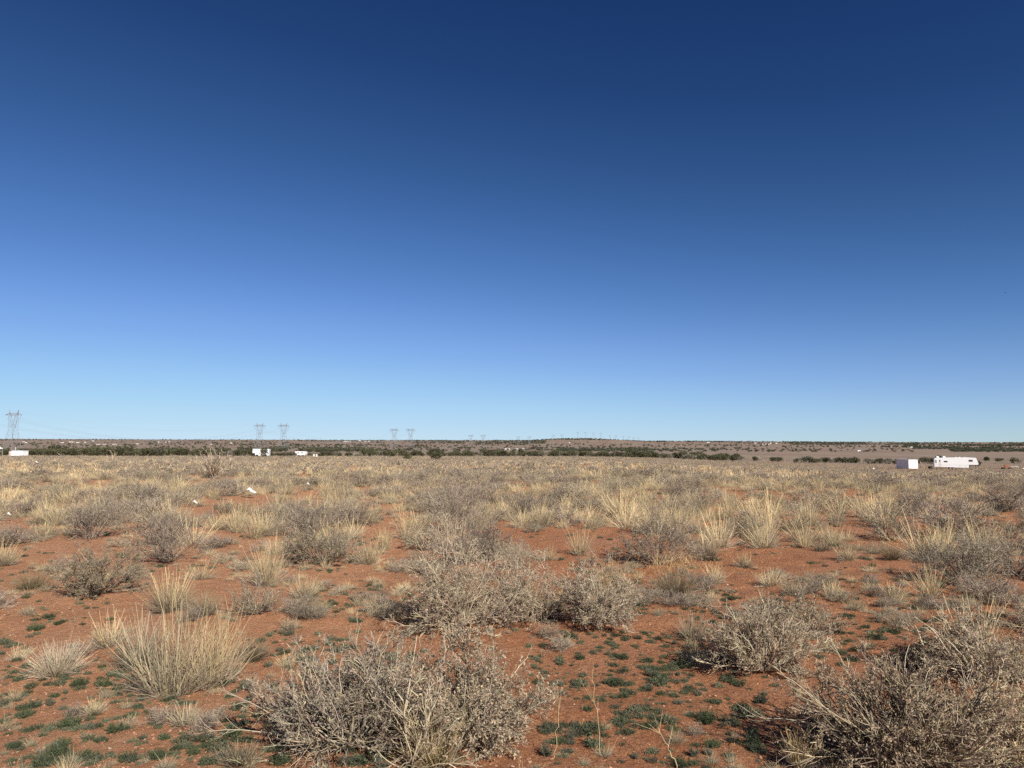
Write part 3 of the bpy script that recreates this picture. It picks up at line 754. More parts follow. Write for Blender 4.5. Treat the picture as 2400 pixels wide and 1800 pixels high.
_n = 2100
_y = 6.2 * (20 / 6.2) ** rngS.random(_n); _x = rngS.uniform(-.8, .84, _n) * _y
_k = (vnoise(_x, _y, 1.3, 73) * .6 + vnoise(_x, _y, .5, 74) * .4 > .50) & clear_of(_x, _y, -.2) & (rngS.random(_n) > .9 * (1 - smooth(.8, 1.2, ((_x - at(1330, 1265)[0]) / 1.3) ** 2 + ((_y - at(1330, 1265)[1]) / 1.6) ** 2)))
_x, _y = _x[_k], _y[_k]; _n = len(_x); _s = rngS.uniform(.18, .5, _n) * (.7 + _y / 40)
scatter('low_dry_scrub', np.stack([_x, _y, H(_x, _y) - .006], 1), np.stack([rngS.normal(size=_n) * .2, rngS.normal(size=_n) * .2, rngS.uniform(0, 6.28, _n)], 1), np.stack([_s, _s, _s * .62], 1),
        rngS.choice([0, 1, 2, 3, 4, 5, 3, 4, 0, 10, 11, 7], _n), proto_collection('low_scrub_kinds', GM + SM))
FARL = [(53, 'the white shed'), (262, 'the small leafless bush'), (500, 'the tall leafless bush'), (616, 'the large camper'), (709, 'the small camper'), (830, 'the gap by the small camper'),
        (955, 'the left forward juniper'), (1025, 'the right forward juniper'), (1133, 'the third pylon pair'), (1240, 'the barely visible pylons'), (1307, 'the left foot of the hill'), (1390, 'the top of the low hill'), (1490, 'the faintest pylons'),
        (1660, 'the long tree line'), (1790, 'the hamlet under the rim'), (1950, 'the thinning tree line'), (2121, 'the metal shed'), (2236, 'the travel trailer'), (2356, 'the orange machine')]
_n = 520
_y = 3.4 * (16 / 3.4) ** rngS.random(_n); _x = rngS.uniform(-.8, .84, _n) * _y
_k = (vnoise(_x, _y, 1.6, 71) > .40) & clear_of(_x, _y, -.1); _x, _y = _x[_k], _y[_k]; _n = len(_x); _s = rngS.uniform(.12, .34, _n) * (.75 + _y / 24)
scatter('small_dry_sprigs', np.stack([_x, _y, H(_x, _y) - .004], 1), np.stack([rngS.normal(size=_n) * .15, rngS.normal(size=_n) * .15, rngS.uniform(0, 6.28, _n)], 1), np.stack([_s, _s, _s * .8], 1),
        rngS.choice([0, 1, 2, 3, 4, 3, 4, 10], _n), proto_collection('sprig_kinds', GM + SM))
def describe(x, y, sized, noun):
    d = [(math.hypot(x - a, (y - b) * .8), a, b, ph) for a, b, ph in LAND]
    r, a, b, ph = min(d)
    if y > 24:
        px = 1200 + FPX * x / y
        far = min(FARL, key=lambda q: abs(q[0] - px))
        return '%s %s in the %s brush towards %s' % (sized, noun, 'nearer' if y < 34 else 'farther', far[1])
    if y > b + .8: w = 'behind'
    elif y < b - .8: w = 'in front of'
    else: w = 'left of' if x < a else 'right of'
    if r > 3.0 and w == 'behind': w = 'well behind'
    return '%s %s %s %s' % (sized, noun, w, ph)

def plant(Pn, size, kinds_near, kinds_far, near_lim, nmax, name, cat, group, noun, far_name, extra_scale):
    x, y = Pn.T; z = H(x, y)
    pxx, pyy = px_of(np.stack([x, y, z], 1))
    vis = (pxx > -40) & (pxx < 2440) & (pyy < 1840)
    app = size / y * vis
    order = np.argsort(-app)
    ind = np.zeros(len(x), bool); ind[order[:nmax]] = True
    ind &= vis
    kn = rngS.integers(0, len(kinds_near), len(x)); kf = rngS.integers(0, len(kinds_far), len(x))
    rz = rngS.uniform(0, 6.283, len(x)); tilt = rngS.normal(size=(len(x), 2)) * .07
    low = 1 - .38 * smooth(9, 26, y)
    sz = np.stack([size * rngS.uniform(.85, 1.25, len(x)), size * rngS.uniform(.85, 1.25, len(x)), size * low * rngS.uniform(.7, 1.25, len(x))], 1)
    for i in np.where(ind)[0]:
        o = link(name, kinds_near[kn[i]], None, (x[i], y[i], z[i] - .015))
        o.rotation_euler = (tilt[i, 0], tilt[i, 1], rz[i]); o.scale = sz[i]
        s = 'low' if size[i] < .75 else ('large' if size[i] > 1.25 else 'mid sized')
        tag(o, describe(x[i], y[i], s, noun[kn[i]]), cat, group)
    rest = ~ind
    near = rest & (y < near_lim); far = rest & (y >= near_lim)
    allk = list(kinds_near) + list(kinds_far)
    kk = np.where(near, kn, kf + len(kinds_near))
    sel = rest
    scatter(far_name, np.stack([x, y, z - .015], 1)[sel], np.stack([tilt[:, 0], tilt[:, 1], rz], 1)[sel], sz[sel] * np.where(far, extra_scale, 1.0)[sel][:, None], kk[sel],
            proto_collection(far_name + '_kinds', allk))

size = np.clip(rngS.lognormal(-.22, .30, len(Ps)), .4, 1.5) * (1 - .12 * smooth(20, 60, Ps[:, 1]))
plant(Ps, size, SM, SLo, 36, 290 - 25, 'shrub', 'shrub', 'grey desert shrubs', ['grey shrub'] * 4 + ['mauve twiggy shrub'] * 3, 'field_brush', 1.0)
size = np.clip(rngS.lognormal(-.15, .3, len(Pg)), .4, 1.35) * (1 - .22 * smooth(25, 60, Pg[:, 1]))
plant(Pg, size, GM, GLo, 32, 290 - 38, 'grass_tuft', 'grass tuft', 'dry bunch grass tufts', ['straw grass tuft'] * 3 + ['short dry grass tuft'] * 2 + ['tall stalky grass tuft'], 'field_grass', 1.0)

# pebbles, clods and bits of dead stalk on the bare soil
rngP = np.random.default_rng(9)
def clod(rng, c):
    V = nrm(rng.normal(size=(14, 3))) * rng.uniform(.7, 1.1, (14, 1)) * np.array([1, 1, .6])
    import bmesh
    bm = bmesh.new(); [bm.verts.new(v) for v in V]; bmesh.ops.convex_hull(bm, input=bm.verts[:])
    me = bpy.data.meshes.new('clod'); bm.to_mesh(me); bm.free()
    a = me.attributes.new('col', 'FLOAT_COLOR', 'POINT'); a.data.foreach_set('color', np.tile(np.array([*c, 1.0], np.float32), len(me.vertices)))
    me.materials.append(M_TWIG); return me
def chip(rng):
    g = Geo(); ribbons(g, curl(np.zeros((1, 3)) + np.array([0, 0, .2]), np.array([[1., 0, 0]]), 7.0, 4, rng, .2), .22, .1, rng, np.array(STRAW) * rng.uniform(.7, 1.15)); return g.mesh('chip', [M_GRASS])
PK = [clod(rngP, c) for c in ((.40, .20, .12), (.34, .16, .10), (.22, .11, .07), (.44, .25, .16), (.50, .38, .28))] + [chip(rngP) for _ in range(3)]
n = 44000
y = 3.0 * (26 / 3.0) ** rngP.random(n); x = rngP.uniform(-.8, .82, n) * y
k = rngP.random(n) < .35 + .65 * (vnoise(x, y, 1.4, 61) > .42); x, y = x[k], y[k]; n = len(x)
sc = .0034 * np.minimum(rngP.lognormal(0, .6, n), 2.6) * (1 + y / 12)
ki = np.where(rngP.random(n) < .16, rngP.integers(5, 8, n), np.where(rngP.random(n) < .05, 4, rngP.integers(0, 4, n)))
sc = np.where(ki >= 5, np.minimum(sc, .0045) * 1.6, sc)
scatter('pebbles', np.stack([x, y, H(x, y) + sc * .1], 1), np.stack([rngP.normal(size=n) * .1, rngP.normal(size=n) * .1, rngP.uniform(0, 6.28, n)], 1), np.stack([sc, sc, sc], 1), ki, proto_collection('pebble_kinds', PK))

# ------------------------------------------------------------------ junipers
def juniper(rng, R, Ht, n=420, size=.26, twigs=True, col=(.095, .092, .048)):
    g = Geo()
    lob = [(rng.uniform(-.5, .5) * R, rng.uniform(-.5, .5) * R, Ht * rng.uniform(.28, .72), R * rng.uniform(.38, .62), Ht * rng.uniform(.24, .36)) for _ in range(8)]
    m = n // len(lob); P, C = [], []
    for (a, b, c, r, h) in lob:
        d = nrm(rng.normal(size=(m, 3))); rr = rng.random((m, 1)) ** .4
        p = np.array([a, b, c]) + d * rr * np.array([r, r, h]); P.append(p)
        C.append(jit(rng, np.array(col) * rng.uniform(.8, 1.3), m, .25, .08))
    P = np.concatenate(P); P[:, 2] = np.maximum(P[:, 2], .12)
    C = np.concatenate(C)
    D = nrm(P - np.array([0, 0, Ht * .15]) + rng.normal(size=P.shape) * R * .5)
    leaves(g, P, size * rng.uniform(.6, 1.5, len(P)), rng, C, 0, .6, D)
    leaves(g, P, size * rng.uniform(.6, 1.3, len(P)), rng, C, 0, .6, nrm(D + rng.normal(size=D.shape) * .5))
    crown = g.mesh('crown', [M_JUNI])
    if not twigs: return crown
    g = Geo(); k = 7
    az = rng.uniform(0, 6.28, k); d = np.stack([np.cos(az) * .7, np.sin(az) * .7, np.ones(k)], 1)
    tubes(g, curl(np.zeros((k, 3)), d, Ht * .7, 5, rng, .2), .07, .02, np.array((.25, .2, .16)), 0, 5)
    return crown, g.mesh('trunk', [M_TWIG])
rngJ = np.random.default_rng(31)
JK = [juniper(rngJ, 1.0, 1.35, 560, .15) for _ in range(5)]
JG = [juniper(rngJ, 1.0, 1.2, 420, .13, col=(.19, .175, .13)) for _ in range(2)]
JF = [juniper(rngJ, 1.0, 1.25, 64, .42, False, (.075, .08, .05)) for _ in range(4)]
nj = 0
def put_juniper(px, Y, wpx, hpx, label, grp='junipers of the dark tree line', grey=False, py=None):
    if py is not None:
        x, y, z = at(px, py); Y = y
    else: x, y, z = on(px, Y)
    c, t = (JG if grey else JK)[int(rngJ.integers(0, 2 if grey else 5))]
    R = wpx / 2 * Y / FPX; Ht = hpx * Y / FPX / 1.0
    e = bpy.data.objects.new('juniper_tree', None); COL.objects.link(e)
    e.location = (x, y, z - .1); e.rotation_euler = (0, 0, rngJ.uniform(0, 6.28)); e.scale = (R * .95, R * .95, Ht / 1.25)
    tag(e, label, 'tree', grp)
    link('crown', c, e); link('trunk', t, e)
    return e
# x range, distance, number, width px, height px
ROWS = [(0, 30, 212, 3, 26, 17, 'left of the white shed with a mast'), (72, 548, 214, 34, 30, 20, 'between the white shed and the camper, left'),
        (80, 540, 232, 22, 26, 23, 'between the white shed and the camper, left'), (548, 604, 220, 5, 20, 17, 'just left of the camper behind a tree'),
        (636, 700, 222, 7, 17, 12, 'between the two white campers'), (722, 850, 226, 12, 18, 12, 'right of the small white camper'),
        (850, 945, 224, 9, 22, 18, 'left of the two rounded trees standing forward'), (965, 1200, 240, 20, 24, 14, 'right of the two rounded trees standing forward'),
        (1200, 1480, 250, 24, 24, 14, 'in the middle of the tree line'), (1480, 1720, 262, 22, 25, 16, 'in the tree line right of the middle'),
        (1000, 1700, 285, 24, 22, 17, 'in the rear row of the tree line'), (1720, 1900, 285, 13, 24, 16, 'in the thinning tree line towards the metal shed'),
        (1900, 2100, 300, 12, 26, 15, 'left of and behind the metal shed'), (2100, 2200, 310, 7, 24, 13, 'behind the metal shed')]
for (x0, x1, Y, n, w, h, where) in ROWS:
    for i in range(n):
        if x0 > 1700 and rngJ.random() < .15: continue
        px = x0 + (x1 - x0) * (i + rngJ.uniform(.1, .9)) / n
        g_ = rngJ.random() < .12
        s = rngJ.uniform(.7, 1.25)
        put_juniper(px, Y + rngJ.uniform(-7, 7), w * s * rngJ.uniform(.9, 1.3), h * s * .88, '%s %s' % ('grey leafless bushy tree' if g_ else ('tall dark green juniper' if s > 1 else 'low dark green juniper'), where), grey=g_)
for (px, py, w, h, lab) in [(955, 1080, 26, 24, 'rounded olive juniper standing forward of the tree line, left of two'), (1021, 1079, 32, 21, 'wider rounded juniper standing forward of the tree line, right of two'),
                            (617, 1072, 20, 24, 'juniper growing in front of the white camper, left'), (55, 1067, 26, 14, 'dark juniper growing in front of the white shed, left'),
                            (2311, 1080, 20, 10, 'rounded juniper right of the long travel trailer'), (2342, 1082, 20, 9, 'low juniper between the travel trailer and the right edge'),
                            (2379, 1086, 22, 15, 'dark juniper nearest the right edge of the frame'), (2292, 1092, 22, 12, 'dark bush at the nose of the long travel trailer'),
                            (2198, 1081, 26, 14, 'dark juniper behind the roof of the long travel trailer')]:
    put_juniper(px, 0, w, h, lab, py=py)
# scattered junipers of the plain, from the tree line to the rim (measured bands: x0, x1, y0, y1, weight)
BANDS = [(0, 2400, 1036, 1060, .8), (0, 700, 1029, 1033, 5), (350, 700, 1034, 1044, 1.4), (560, 900, 1042, 1060, 2.6), (700, 1100, 1031, 1035, 9), (940, 1280, 1032, 1040, 8),
         (900, 1120, 1044, 1051, 3.5), (1100, 1240, 1037, 1044, 5), (1150, 1560, 1027, 1032, 9), (1240, 1520, 1049, 1058, 5), (1480, 1700, 1051, 1057, 2.5), (1540, 1900, 1031, 1037, 8),
         (1850, 2150, 1035, 1043, 13), (2100, 2400, 1037, 1041, 9), (2120, 2400, 1042, 1046, 13), (2140, 2260, 1048, 1053, 12), (2230, 2400, 1049, 1059, 18), (2060, 2160, 1046, 1049, 5),
         (1650, 2100, 1044, 1056, .8), (1250, 1900, 1040, 1046, .6), (0, 340, 1040, 1046, .4)]
area = np.array([(b[1] - b[0]) * (b[3] - b[2]) * b[4] for b in BANDS]); tot = area.sum()
cand = []
for k in rngJ.choice(len(BANDS), 9500, p=area / tot):
    b = BANDS[k]; px = rngJ.uniform(b[0], b[1]); py = rngJ.uniform(b[2], b[3])
    py = max(py, 1027.2)
    x, y, z = at(px, py)
    if y < 330 or y > 7600: continue
    if vnoise(px, py * 6, 38, 3) < .3 and rngJ.random() < .7: continue
    cand.append((x, y, z, rngJ.uniform(1.4, 3.0) * (1 + .6 * (y > 2500))))
cand.sort(key=lambda c: -c[3] / c[1])
for (x, y, z, s) in cand[:60]:
    o = link('juniper_tree', JK[int(rngJ.integers(0, 5))][0], None, (x, y, z - .1), rngJ.uniform(0, 6.28), (s, s, s * .95))
    px = float(px_of([[x, y, z]])[0][0])
    tag(o, 'small juniper dot on the plain beyond the trees, %s' % ('below the rim at the left' if px < 800 else 'under the low hill in the middle' if px < 1600 else 'at the right'), 'tree', 'junipers scattered over the far plain')
r_ = cand[60:]
scatter('distant_junipers', [(a, b, c - .1) for a, b, c, s in r_], [(0, 0, rngJ.uniform(0, 6.28)) for _ in r_], [(s * 1.15, s * 1.15, s) for a, b, c, s in r_], rngJ.integers(0, 4, len(r_)), proto_collection('far_juniper_kinds', JF))

# ------------------------------------------------------------------ building blocks for man-made things
import bmesh
class Bm:
    def __init__(s): s.b = bmesh.new()
    def box(s, x0, x1, y0, y1, z0, z1, bev=0.0):
        v = [s.b.verts.new(p) for p in ((x0, y0, z0), (x1, y0, z0), (x1, y1, z0), (x0, y1, z0), (x0, y0, z1), (x1, y0, z1), (x1, y1, z1), (x0, y1, z1))]
        fs = [s.b.faces.new([v[i] for i in f]) for f in ((3, 2, 1, 0), (4, 5, 6, 7), (0, 1, 5, 4), (1, 2, 6, 5), (2, 3, 7, 6), (3, 0, 4, 7))]
        if bev:
            es = list({e for f in fs for e in f.edges}); bmesh.ops.bevel(s.b, geom=es, offset=bev, segments=2, affect='EDGES')
        return s
    def prism(s, pts, y0, y1, bev=0.0):
        """outline pts (x,z) extruded from y0 to y1"""
        a = [s.b.verts.new((x, y0, z)) for x, z in pts]; c = [s.b.verts.new((x, y1, z)) for x, z in pts]; n = len(pts)
        fs = [s.b.faces.new(a), s.b.faces.new(c[::-1])] + [s.b.faces.new([a[i], c[i], c[(i + 1) % n], a[(i + 1) % n]]) for i in range(n)]
        bmesh.ops.recalc_face_normals(s.b, faces=fs)
        if bev: bmesh.ops.bevel(s.b, geom=list({e for f in fs for e in f.edges}), offset=bev, segments=2, affect='EDGES')
        return s
    def bar(s, p, q, r, sides=4):
        p = Vector(p); q = Vector(q); d = q - p; L = d.length
        if L < 1e-6: return s
        M = Matrix.Translation((p + q) / 2) @ d.to_track_quat('Z', 'Y').to_matrix().to_4x4()
        bmesh.ops.create_cone(s.b, cap_ends=True, segments=sides, radius1=r, radius2=r, depth=L, matrix=M); return s
    def wheel(s, x, y, z, r, w):
        bmesh.ops.create_cone(s.b, cap_ends=True, segments=20, radius1=r, radius2=r, depth=w, matrix=Matrix.Translation((x, y, z)) @ Matrix.Rotation(rad(90), 4, 'X')); return s
    def obj(s, name, mat, parent=None, loc=None):
        me = bpy.data.meshes.new(name); s.b.to_mesh(me); s.b.free(); me.materials.append(mat)
        return link(name, me, parent, loc)
def thing(name, label, cat, loc, rz=0.0, group=None):
    o = bpy.data.objects.new(name, None); COL.objects.link(o); o.location = loc; o.rotation_euler = (0, 0, rz); o.empty_display_size = .5
    return tag(o, label, cat, group)
def copy_tree(o, parent=None):
    c = o.copy(); COL.objects.link(c); c.parent = parent
    for ch in o.children: copy_tree(ch, c)
    return c

WHITE = plain('white_paint', (.80, .80, .78), .45, 0, .05, 1.5)
OFFW = plain('cream_siding', (.66, .62, .54), .6, 0, .08, 1.5)
GLASS = plain('dark_window_glass', (.05, .055, .065), .12, 0, spec=.6)
BLACK = plain('black_rubber', (.025, .025, .025), .8)
STEEL = plain('galvanised_steel', (.33, .345, .37), .55, .2, .1, 2)
SHEDM = plain('corrugated_steel', (.74, .74, .72), .55, 0, .08, 2)
ROOFM = plain('weathered_roof', (.42, .40, .38), .7, 0, .15, 2)
WOOD = plain('weathered_plank', (.46, .30, .21), .8, 0, .25, 5)
ORANGE = plain('orange_machine_paint', (.36, .15, .08), .5, 0, .25, 4)
RUST = plain('rusty_iron', (.20, .09, .05), .85, 0, .3, 6)
CLOTH = plain('white_plastic_sheet', (.72, .71, .67), .5, 0, .04, 6)
TOWM = plain('tower_steel', (.25, .27, .30), .6, .1)
SKYB = plain('blue_grey_panel', (.40, .47, .52), .5, 0, .1, 2)

# ------------------------------------------------------------------ pylons
def tower_parts():
    def bars(lst, r): 
        b = Bm()
        for p, q in lst: b.bar(p, q, r, 4)
        return b
    d0, d1, d2 = 8.0, 3.9, 1.0
    legs, brace = [], []
    lv = [(0, 6.8, 6.8), (7, 5.6, 5.6), (13, 4.7, 4.5), (18, 3.8, 3.7), (22.5, 3.1, 3.0)]
    for sx in (-1, 1):
        for sy in (-1, 1):
            legs.append(((sx * 6.8, sy * 6.8, 0), (sx * 3.1, sy * 3.0, 22.5)))
    for (z0, w0, e0), (z1, w1, e1) in zip(lv, lv[1:]):
        for sy in (-1, 1):
            brace += [((-w0, sy * e0, z0), (0, sy * e1, z1)), ((w0, sy * e0, z0), (0, sy * e1, z1)), ((-w1, sy * e1, z1), (w1, sy * e1, z1))]
            brace += [((sy * w0, -e0, z0), (sy * w1, e1, z1)), ((sy * w0, e0, z0), (sy * w1, -e1, z1)), ((sy * w1, -e1, z1), (sy * w1, e1, z1))]
    fork = []
    for sx in (-1, 1):
        for sy in (-1, 1):
            e = sy * 1.0
            fork += [((sx * 3.1, sy * 3.0, 22.5), (sx * 5.4, sy * 1.5, 34)), ((sx * 5.4, sy * 1.5, 34), (sx * 4.8, e, 39.5)), ((0, sy * 2.6, 25), (sx * 4.8, e, 39.5)), ((sx * 3.1, sy * 3.0, 22.5), (0, sy * 2.6, 25))]
            for t in (.2, .4, .6, .8):
                a = (sx * (3.1 + 2.3 * t), sy * (3.0 - 1.5 * t), 22.5 + 11.5 * t); u = min(1, t + .05) * .72
                fork.append((a, (sx * 4.8 * u, sy * (2.6 - 1.6 * u), 25 + 14.5 * u)))
                fork.append(((sx * 4.8 * u, sy * (2.6 - 1.6 * u), 25 + 14.5 * u), (sx * (3.1 + 2.3 * (t + .18)), sy * (3.0 - 1.5 * (t + .18)), 22.5 + 11.5 * (t + .18))))
    chord = [((0, s_ * 2.6, 25), (sx * 4.8, s_ * 1.0, 39.5)) for sx in (-1, 1) for s_ in (-1, 1)]
    arm = []
    for sy in (-1, 1):
        e = sy * 1.0
        arm += [((-11.5, 0, 39.5), (-4.8, e, 39.5)), ((11.5, 0, 39.5), (4.8, e, 39.5)), ((-4.8, e, 39.5), (4.8, e, 39.5)), ((-5.2, e, 41.4), (5.2, e, 41.4)),
                ((-11.5, 0, 39.5), (-5.2, e, 41.4)), ((11.5, 0, 39.5), (5.2, e, 41.4))]
        for t in range(6):
            a = -4.8 + t * 1.6; arm.append(((a, e, 39.5), (a + .8, e, 41.4))); arm.append(((a + .8, e, 41.4), (a + 1.6, e, 39.5)))
    peaks = []
    for sx in (-1, 1):
        for sy in (-1, 1): peaks.append(((sx * 4.8, sy, 39.5), (sx * 6.1, 0, 45.1)))
        peaks.append(((sx * 4.8, 0, 39.5), (sx * 6.1, 0, 45.1)))
    ins = [[((c - w, 0, 39.0), (c, 0, 34.8)), ((c + w, 0, 39.0), (c, 0, 34.8))] for c, w in ((-8, 2.3), (0, 2.4), (8, 2.3))]
    return [('leg', bars([l], .16)) for l in legs] + [('leg_bracing', bars(brace, .06)), ('fork', bars(fork, .09)), ('fork_chord', bars(chord, .22)), ('crossarm', bars(arm, .18)), ('earth_wire_peak', bars(peaks, .24))] + [('insulator', bars(i, .2)) for i in ins]
T0 = thing('pylon', 'x', 'pylon', (0, 0, 0), 0, 'lattice pylons of the two power lines')
for nm, b in tower_parts(): b.obj(nm, TOWM, T0)
PYL = [(33, 790, 'nearest and tallest lattice pylon, rising behind the white shed at the left'), (610, 1185, 'lattice pylon above the white camper, left of its pair'), (666, 1185, 'lattice pylon above the white camper, right of its pair'),
       (925, 1517, 'lattice pylon of the second pair from the left, left one'), (963, 1517, 'lattice pylon of the second pair from the left, right one'),
       (1104, 2530, 'lattice pylon of the third pair from the left, left one'), (1133, 2530, 'lattice pylon of the third pair from the left, right one'),
       (1215, 3450, 'barely visible pylon left of the low hill, left one'), (1241, 3450, 'barely visible pylon left of the low hill, right one'),
       (1297, 4000, 'small pylon at the left foot of the low hill, left one'), (1317, 4000, 'small pylon at the left foot of the low hill, right one'),
       (1354, 4460, 'pylon on the low hill, first from the left'), (1372, 4460, 'pylon on the low hill, second from the left'), (1391, 4800, 'pylon on the low hill, third from the left'), (1408, 4800, 'pylon on the low hill, fourth from the left'),
       (1429, 5600, 'tiny pylon behind the right slope of the low hill, left one'), (1443, 5600, 'tiny pylon behind the right slope of the low hill, right one'),
       (1460, 6600, 'faint pylon on the horizon right of the hill, left one'), (1473, 6600, 'faint pylon on the horizon right of the hill, right one'),
       (1484, 7400, 'faintest pylon head on the horizon, left one'), (1496, 7400, 'faintest pylon head on the horizon, right one')]
tw = []
for i, (px, Y, lab) in enumerate(PYL):
    o = T0 if i == 0 else copy_tree(T0)
    x, y, z = on(px, Y)
    o.location = (x, y, z); o.rotation_euler = (0, 0, rad(-12 if Y < 2000 else -5)); o['label'] = lab; tw.append((x, y, z, rad(-12 if Y < 2000 else -5)))
oL = copy_tree(T0); xl, yl = -600.0, 790.0; oL.location = (xl, yl, float(H(xl, yl))); oL['label'] = 'pylon of the left power line standing just outside the frame'
tl = (xl, yl, float(H(xl, yl)), rad(-12))
def span(a, b, label, nseg=26):
    e = thing('power_line', label, 'power line', ((a[0] + b[0]) / 2, (a[1] + b[1]) / 2, 0), 0, 'power line spans between pylons')
    off = Vector(e.location)
    for (ox, oz, sag, r) in ((-8, 34.6, 22, .035), (0, 34.6, 22, .035), (8, 34.6, 22, .035), (-6.1, 45, 18, .012), (6.1, 45, 18, .012)):
        pa = Vector((a[0] + ox * math.cos(a[3]), a[1] + ox * math.sin(a[3]), a[2] + oz)); pb = Vector((b[0] + ox * math.cos(b[3]), b[1] + ox * math.sin(b[3]), b[2] + oz))
        P = np.array([[pa.lerp(pb, t)[0], pa.lerp(pb, t)[1], pa.lerp(pb, t)[2] - sag * 4 * t * (1 - t)] for t in np.linspace(0, 1, nseg)])
        g = Geo(); tubes(g, (P - np.array(off))[None], r, r, np.array((.2, .21, .23)), 0, 4)
        me = g.mesh('cable', [TOWM]); link('cable', me, e)
span(tl, tw[1], 'sagging cables reaching from the left edge towards the left pylon of the first pair')
span(tw[0], tw[2], 'sagging cables from the nearest pylon towards the right pylon of the first pair')
span(tw[1], tw[3], 'cables between the left pylons of the first and second pair')
span(tw[2], tw[4], 'cables between the right pylons of the first and second pair')

# ------------------------------------------------------------------ long travel trailer
x, y, z = on(2234, 208)
A = rad(24)
t = thing('travel_trailer', 'long white travel trailer with raised nose parked among the brush at the right', 'trailer', (x, y, z), -A)
t.scale = (.91, .95, .97)
L2 = 6.05
Bm().prism([(-L2, .75), (3.35, .55), (3.45, 1.45), (5.95, 1.45), (6.05, 1.9), (5.45, 3.55), (3.0, 3.62), (-2.0, 3.55), (-5.95, 3.35)], -1.2, 1.2, .05).obj('body', WHITE, t)
def win(x0, x1, z0, z1, name='window', m=GLASS):
    f = Bm().box(x0 - .05, x1 + .05, -1.235, -1.19, z0 - .05, z1 + .05).obj(name, STEEL, t)
    Bm().box(x0, x1, -1.255, -1.236, z0, z1).obj('pane', m, f)
win(-5.6, -5.4, 1.95, 2.8); win(-4.55, -4.3, 2.35, 2.8); win(-3.3, -2.35, 2.2, 2.55); win(3.5, 4.5, 2.45, 2.95)
dr = Bm().box(-4.8, -4.1, -1.215, -1.2, .8, 2.25).obj('door', OFFW, t); Bm().box(-4.22, -4.16, -1.25, -1.216, 1.5, 1.62).obj('handle', BLACK, dr)
for xx in (-4.9, -3.1): Bm().box(xx - .38, xx + .38, -.4, .4, 3.42, 3.95, .06).obj('air_conditioner', WHITE, t)
for xx in (0.2, 1.2, 2.6): Bm().box(xx - .2, xx + .2, -.2, .2, 3.56, 3.72).obj('roof_vent', WHITE, t)
Bm().bar((.9, 0, 3.5), (.75, 0, 4.05), .03).obj('antenna', STEEL, t)
Bm().box(-L2 + .1, 3.3, -1.225, -1.2, 1.35, 1.38).obj('trim_strip', STEEL, t)
Bm().box(3.4, 5.9, -.5, .5, 1.3, 1.45).obj('hitch_frame', BLACK, t)
for xx in (3.7, 5.2): Bm().bar((xx, -.9, 0), (xx, -.9, 1.45), .05).obj('landing_leg', BLACK, t)
for xx in (-1.6, -.6):
    for s in (-1, 1):
        w_ = Bm().wheel(xx, s * 1.02, .38, .38, .22).obj('wheel', BLACK, t); Bm().wheel(xx, s * 1.15, .38, .2, .03).obj('rim', STEEL, w_)
# metal shed
x, y, z = on(2121, 207)
t = thing('metal_shed', 'square corrugated metal shed, bright right face and shaded left face, left of the travel trailer', 'shed', (x, y, z), 0)
a = rad(70)
t.rotation_euler = (0, 0, -a + rad(90))          # local -Y face: lit side; local -X face: shaded side
HX, HY = 1.95, 2.2
t.scale = (.93, .93, .97)
Bm().box(-HX, HX, -HY, HY, .25, 2.9).obj('wall', SHEDM, t)
for k in range(10): Bm().box(-HX + .1 + k * .42, -HX + .16 + k * .42, -HY - .03, -HY - .001, .3, 2.85).obj('rib', SHEDM, t)
for k in range(12): Bm().box(-HX - .03, -HX - .001, -HY + .1 + k * .42, -HY + .16 + k * .42, .3, 2.85).obj('rib', SHEDM, t)
Bm().prism([(-HX - .12, 2.9), (HX + .12, 2.9), (HX + .12, 2.98), (0, 3.12), (-HX - .12, 2.98)], -HY - .12, HY + .12).obj('roof', ROOFM, t)
Bm().box(-HX + .05, HX - .05, -HY + .05, HY - .05, 0, .25).obj('floor_beam', RUST, t)
for s in (-1, 1): Bm().box(s * HX - .06, s * HX + .06, -HY - .07, -HY + .03, .1, 2.95).obj('corner_post', STEEL, t)
# planks by the shed
for (p0, p1, lab) in (((2152, 208, 2.35), (2163, 206, .1), 'rust red plank leaning beside the metal shed, upper of two'), ((2151.5, 207, 2.1), (2161.5, 204.5, .08), 'paler plank leaning beside the metal shed, lower of two')):
    a_ = Vector(on(p0[0], p0[1])) + Vector((0, 0, p0[2])); b_ = Vector(on(p1[0], p1[1])) + Vector((0, 0, p1[2])); mid = (a_ + b_) / 2
    o = Bm().bar(a_ - mid, b_ - mid, .11, 4).obj('leaning_plank', WOOD, None, mid); tag(o, lab, 'plank', 'planks leaning by the metal shed')
x, y, z = on(2154, 205); o = Bm().box(-1.1, 1.1, -.08, .08, 0, .16).obj('lying_plank', OFFW, None, (x, y, z)); tag(o, 'pale plank lying on the ground at the corner of the metal shed', 'plank')
x, y, z = on(2175, 205); t = thing('black_bin', 'black box shaped bin between the metal shed and the travel trailer', 'bin', (x, y, z), .4)
Bm().box(-.42, .42, -.4, .4, 0, .85, .04).obj('body', BLACK, t); Bm().box(-.46, .46, -.44, .44, .851, .92, .02).obj('lid', BLACK, t)
for k, (px, Y, h) in enumerate(((2244, 200, 1.4), (2258, 200, 1.1), (2274, 199, .9), (2285, 199, 1.5))):
    x, y, z = on(px, Y); o = Bm().bar((0, 0, -.2), (0, 0, h), .035).obj('fence_post', STEEL, None, (x, y, z))
    tag(o, ['thin tall metal post before the middle of the travel trailer', 'thin metal post under the front window of the trailer', 'short post under the raised nose of the trailer', 'tall thin post beyond the nose of the travel trailer'][k], 'post', 'thin posts before the travel trailer')
